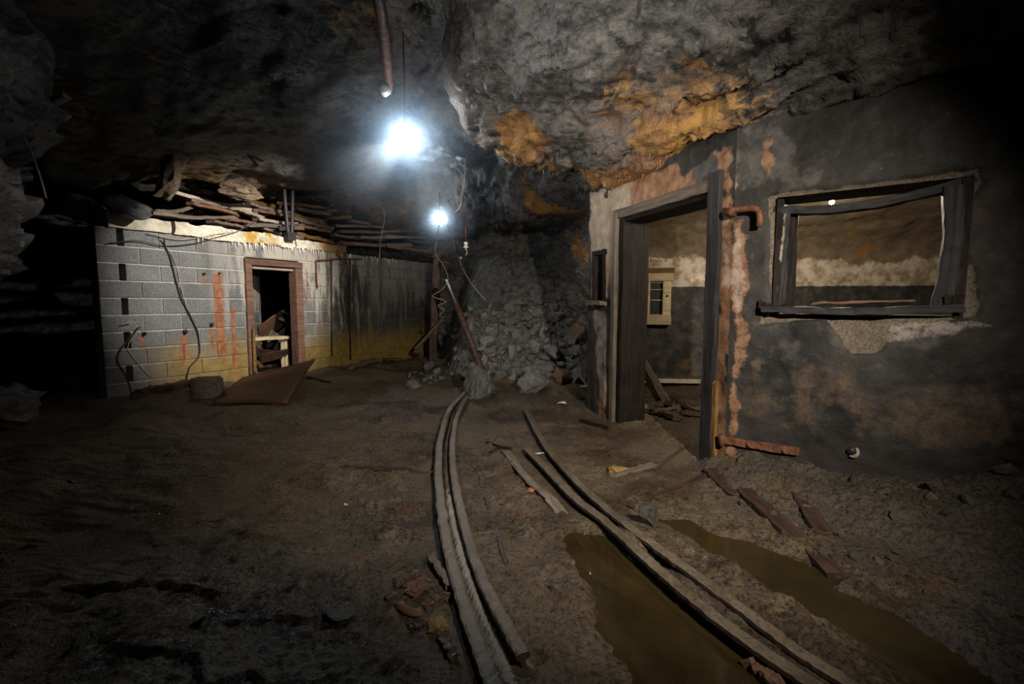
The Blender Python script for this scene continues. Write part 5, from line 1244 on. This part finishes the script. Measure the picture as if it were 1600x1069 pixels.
# boards leaning and heaped inside the doorway
DG = 'broken boards inside the timber doorway'
DLAB = ['tall grey board leaning inside the timber doorway', 'narrow dark board leaning behind the tall grey one in the doorway', 'grey board sloping down from the dark jamb', 'dark lath lowest against the dark jamb', 'wet dark board pointing across the doorway heap', 'flat grey board on the far side of the doorway heap', 'thin wet splinter lying upright in the doorway heap', 'wet lath lying crosswise under the tall grey board', 'grey board end nearest the charred door post', 'reddish splinter in the middle of the doorway heap', 'thinnest wet splinter crossing the doorway heap']
for i, (x1_, y1_, x2_, y2_, Y1, Y2, wd, mt) in enumerate([(1002, 562, 1046, 640, 5.3, 5.0, 0.10, 'wood_grey'), (1001, 572, 1028, 625, 5.25, 5.0, 0.06, 'wood_dark'), (1002, 634, 1062, 672, 4.9, 4.55, 0.07, 'wood_grey'), (1006, 650, 1050, 668, 4.8, 4.6, 0.05, 'wood_dark'), (1040, 630, 1100, 650, 5.0, 4.8, 0.06, 'wood_wet'), (1050, 645, 1098, 642, 4.9, 4.8, 0.05, 'wood_grey'), (1046, 622, 1082, 660, 5.1, 4.7, 0.04, 'wood_wet'), (1020, 655, 1075, 640, 4.7, 4.9, 0.05, 'wood_wet'), (1062, 655, 1102, 660, 4.7, 4.6, 0.06, 'wood_grey'), (1030, 640, 1064, 664, 4.9, 4.6, 0.035, 'wood_red'), (1044, 652, 1090, 634, 4.75, 4.95, 0.03, 'wood_wet')]):
    a_, b_ = dp(x1_, y1_, Y1), dp(x2_, y2_, Y2); b_[2] = max(b_[2], fz(b_[0], b_[1]) + .02); a_[2] = max(a_[2], fz(a_[0], a_[1]) + .03)
    lab = DLAB[i]
    tag(beam('loose_board', a_, b_, wd, 0.022, M[mt], None, (-.3, -.6, .7), seed=160 + i, rough=.007), lab, 'board', DG)

# ------------------------------------------------------------------ scrap on the floor
def lay(name, x1, y1, x2, y2, wd, th, mat, label, cat, lift=0.6, group=None, seed=0, **kw):
    a_, b_ = at_floor(x1, y1), at_floor(x2, y2); a_[2] += th * lift - .005; b_[2] += th * lift - .005
    return tag(beam(name, a_, b_, wd, th, M[mat], None, (0, 0, 1), seed=seed, **kw), label, cat, group)
lay('iron_bar', 541, 731, 640, 736, 0.022, 0.022, 'rust_dark', 'thin dark iron bar lying on the mud left of the track', 'bar', seed=201)
lay('stick', 642, 737, 674, 739, 0.03, 0.012, 'wood_wet', 'muddy stick end between the iron bar and the rail', 'stick', seed=202)
strip = [(764, 694), (792, 706), (820, 746), (862, 782), (890, 824), (918, 858)]
lay('plank_strip', 792, 708, 862, 784, 0.06, 0.02, 'wood_grey', 'splintered plank strip along the inside of the right track', 'plank', seed=203, rough=.008, bend=(0, -.03))
lay('plank_strip', 858, 782, 922, 860, 0.07, 0.022, 'wood_grey', 'broken plank end reaching into the puddle beside the rail', 'plank', seed=204, rough=.010)
cable('root', [at_floor(762, 693) + (0, 0, .01), at_floor(780, 701) + (0, 0, .02), at_floor(800, 705) + (0, 0, .02)], .010, M['wood_dark'], 'dark forked twig at the head of the plank strip', 'twig')
cable('root', [at_floor(765, 709) + (0, 0, .01), at_floor(780, 704) + (0, 0, .02), at_floor(793, 703) + (0, 0, .02)], .008, M['wood_dark'], 'short side twig at the head of the plank strip', 'twig')
a_, b_ = gp(905, 868, -.02), gp(985, 925, -.02)
tag(beam('sunken_plank', a_, b_, 0.13, 0.02, M['wood_grey'], seed=205), 'plank lying under water in the puddle between the rails', 'plank')
cable('wire_stub', [at_floor(905, 873) + (0, 0, .02), at_floor(920, 893) + (0, 0, .012), gp(922, 897, .0)], .004, M['wire'], 'thin pale wire at the edge of the puddle', 'wire')
lay('stick', 908, 660, 951, 671, 0.04, 0.03, 'wood_dark', 'dark stick lying before the timber door frame', 'stick', seed=206)
lay('plank_strip', 958, 745, 1022, 728, 0.05, 0.022, 'wood_grey', 'muddy lath beside the ochre stone', 'plank', seed=207)
lay('plank_strip', 1022, 735, 1068, 700, 0.02, 0.014, 'wood_wet', 'thin dark lath running to the door threshold', 'plank', seed=208)
lay('plank_strip', 985, 793, 1108, 742, 0.05, 0.02, 'wood_wet', 'half buried board edge between the black stone and the door frame', 'plank', seed=209, lift=.2)
lay('half_buried_board', 1243, 765, 1288, 838, 0.09, 0.02, 'wood_wet', 'dark board half buried in the bank below the window', 'board', seed=210, lift=.7)
lay('half_buried_board', 1165, 770, 1310, 900, 0.10, 0.03, 'wood_wet', 'long purple brown plank sunk in the bank beside the long puddle', 'board', seed=211, lift=.25)
lay('half_buried_board', 1108, 735, 1150, 775, 0.10, 0.02, 'wood_wet', 'short plank in the mud at the foot of the door post', 'board', seed=212, lift=.6)
lay('tie_end', 1178, 1046, 1222, 1082, 0.09, 0.05, 'wood_red', 'rotten red sleeper end sticking out by the puddle', 'sleeper', seed=213, rough=.012)
lay('plank_strip', 750, 745, 790, 880, 0.02, 0.012, 'wood_wet', 'dark thin lath between the two tracks', 'plank', seed=214, lift=.2)
def scrap_poly(name, x, y, r, label, mat, cat, seed, rise=.01):
    rg = random.Random(seed); c_ = at_floor(x, y); n = 6; V = []
    for j in range(n):
        a_ = 6.283 * j / n + rg.uniform(-.3, .3); q = r * rg.uniform(.5, 1.1); V.append((q * math.cos(a_), q * .8 * math.sin(a_), rg.uniform(0, rise * 2)))
    V.append((0, 0, rise * 1.5)); F = [(j, (j + 1) % n, n) for j in range(n)]
    o_ = mk(name, V, F, M[mat]); o_.location = c_ + (0, 0, .006); sm_ = o_.modifiers.new('s', 'SOLIDIFY'); sm_.thickness = .004
    return tag(o_, label, cat)
scrap_poly('paper_scrap', 843, 712, .035, 'white crumpled scrap beside the inner right rail', 'paper', 'scrap', 1, .012)
scrap_poly('paper_scrap', 877, 633, .06, 'white triangular scrap on the mud near the wall end', 'paper', 'scrap', 2, .02)
scrap_poly('paper_scrap', 916, 608, .08, 'pale crumbled plaster lump at the foot of the wall end', 'paper', 'plaster', 3, .03)
scrap_poly('paper_scrap', 541, 791, .02, 'tiny white scrap on the mud left of the long rail', 'paper', 'scrap', 4, .006)
scrap_poly('brick_chip', 829, 771, .03, 'small orange chip between the tracks', 'drip_rust', 'chip', 5, .012)
# rotten wood chips left of the rail
SG = 'rotten wood scraps beside the long rail'
for i, (x1_, y1_, x2_, y2_, wd, th, mt, lab) in enumerate([
    (675, 880, 702, 925, 0.035, 0.03, 'wood_grey', 'grey splintered wedge of wood touching the long rail'),
    (632, 925, 664, 908, 0.035, 0.02, 'wood_red', 'reddish splinter above the curved bark piece'),
    (640, 935, 668, 918, 0.03, 0.02, 'wood_red', 'second reddish splinter beside the grey wedge'),
    (618, 915, 650, 900, 0.03, 0.02, 'wood_wet', 'dark splinter at the far side of the scrap heap'),
    (665, 955, 698, 935, 0.02, 0.02, 'wood_wet', 'dark stick pointing at the rail from the scrap heap'),
    (640, 985, 662, 978, 0.03, 0.015, 'wood_wet', 'small dark chip below the curved bark piece'),
    (690, 1000, 712, 1035, 0.03, 0.02, 'wood_wet', 'dark chip near the picture bottom beside the rail'),
    (600, 940, 640, 925, 0.025, 0.015, 'wood_wet', 'thin dark splinter reaching out of the scrap heap')]):
    lay('wood_scrap', x1_, y1_, x2_, y2_, wd, th, mt, lab, 'scrap', .8, SG, 220 + i, rough=.008)
cable('bark_curl', [at_floor(624, 950) + (0, 0, .015), at_floor(632, 960) + (0, 0, .018), at_floor(645, 964) + (0, 0, .018), at_floor(657, 962) + (0, 0, .012)], .016, M['wood_red'], 'curved orange brown bark piece in the scrap heap', 'bark')
p_ = at_floor(683, 985); big_stone('stone', p_, (0.09, 0.085, 0.05), (0.1, 0.2, 0.3), M['ochrestone'], 'round brown cobble in the scrap heap beside the rail', 'stone', 61, 26)
p_ = at_floor(530, 965); big_stone('stone', p_, (0.16, 0.13, 0.05), (0.05, 0.1, 0.3), M['pebble'], 'flat round stone in the mud left of the scrap heap', 'stone', 63, 26)

# ------------------------------------------------------------------ mist balls added around the two lamps to make their halos
def mist(c, rad, dens, label):
    o = globe(MB(), (0, 0, 0), rad, 24, 16).build('mist', None, None, True); o.location = c
    t = NT('halo_mist'); t.n.remove(t.b)
    ln = t.new('ShaderNodeVectorMath', operation='LENGTH'); t.put(ln.inputs[0], t.obj())
    f = t.math('SUBTRACT', 1.0, t.math('DIVIDE', ln.outputs['Value'], rad), clamp=True)
    vs = t.new('ShaderNodeVolumeScatter'); t.put(vs.inputs['Density'], t.math('MULTIPLY', t.math('MULTIPLY', f, f), dens))
    vs.inputs['Color'].default_value = (0.62, 0.80, 1.0, 1); vs.inputs['Anisotropy'].default_value = 0.6
    t.t.links.new(vs.outputs[0], t.n['Material Output'].inputs['Volume']); o.data.materials.append(t.m)
    return tag(o, label, 'mist', kind='stuff')
mist(LAMP1, 1.35, 0.34, 'bluish mist ball added to make the halo of the brightest lamp')
mist(LAMP2, 1.2, 0.36, 'bluish mist ball added to make the halo of the far lamp')
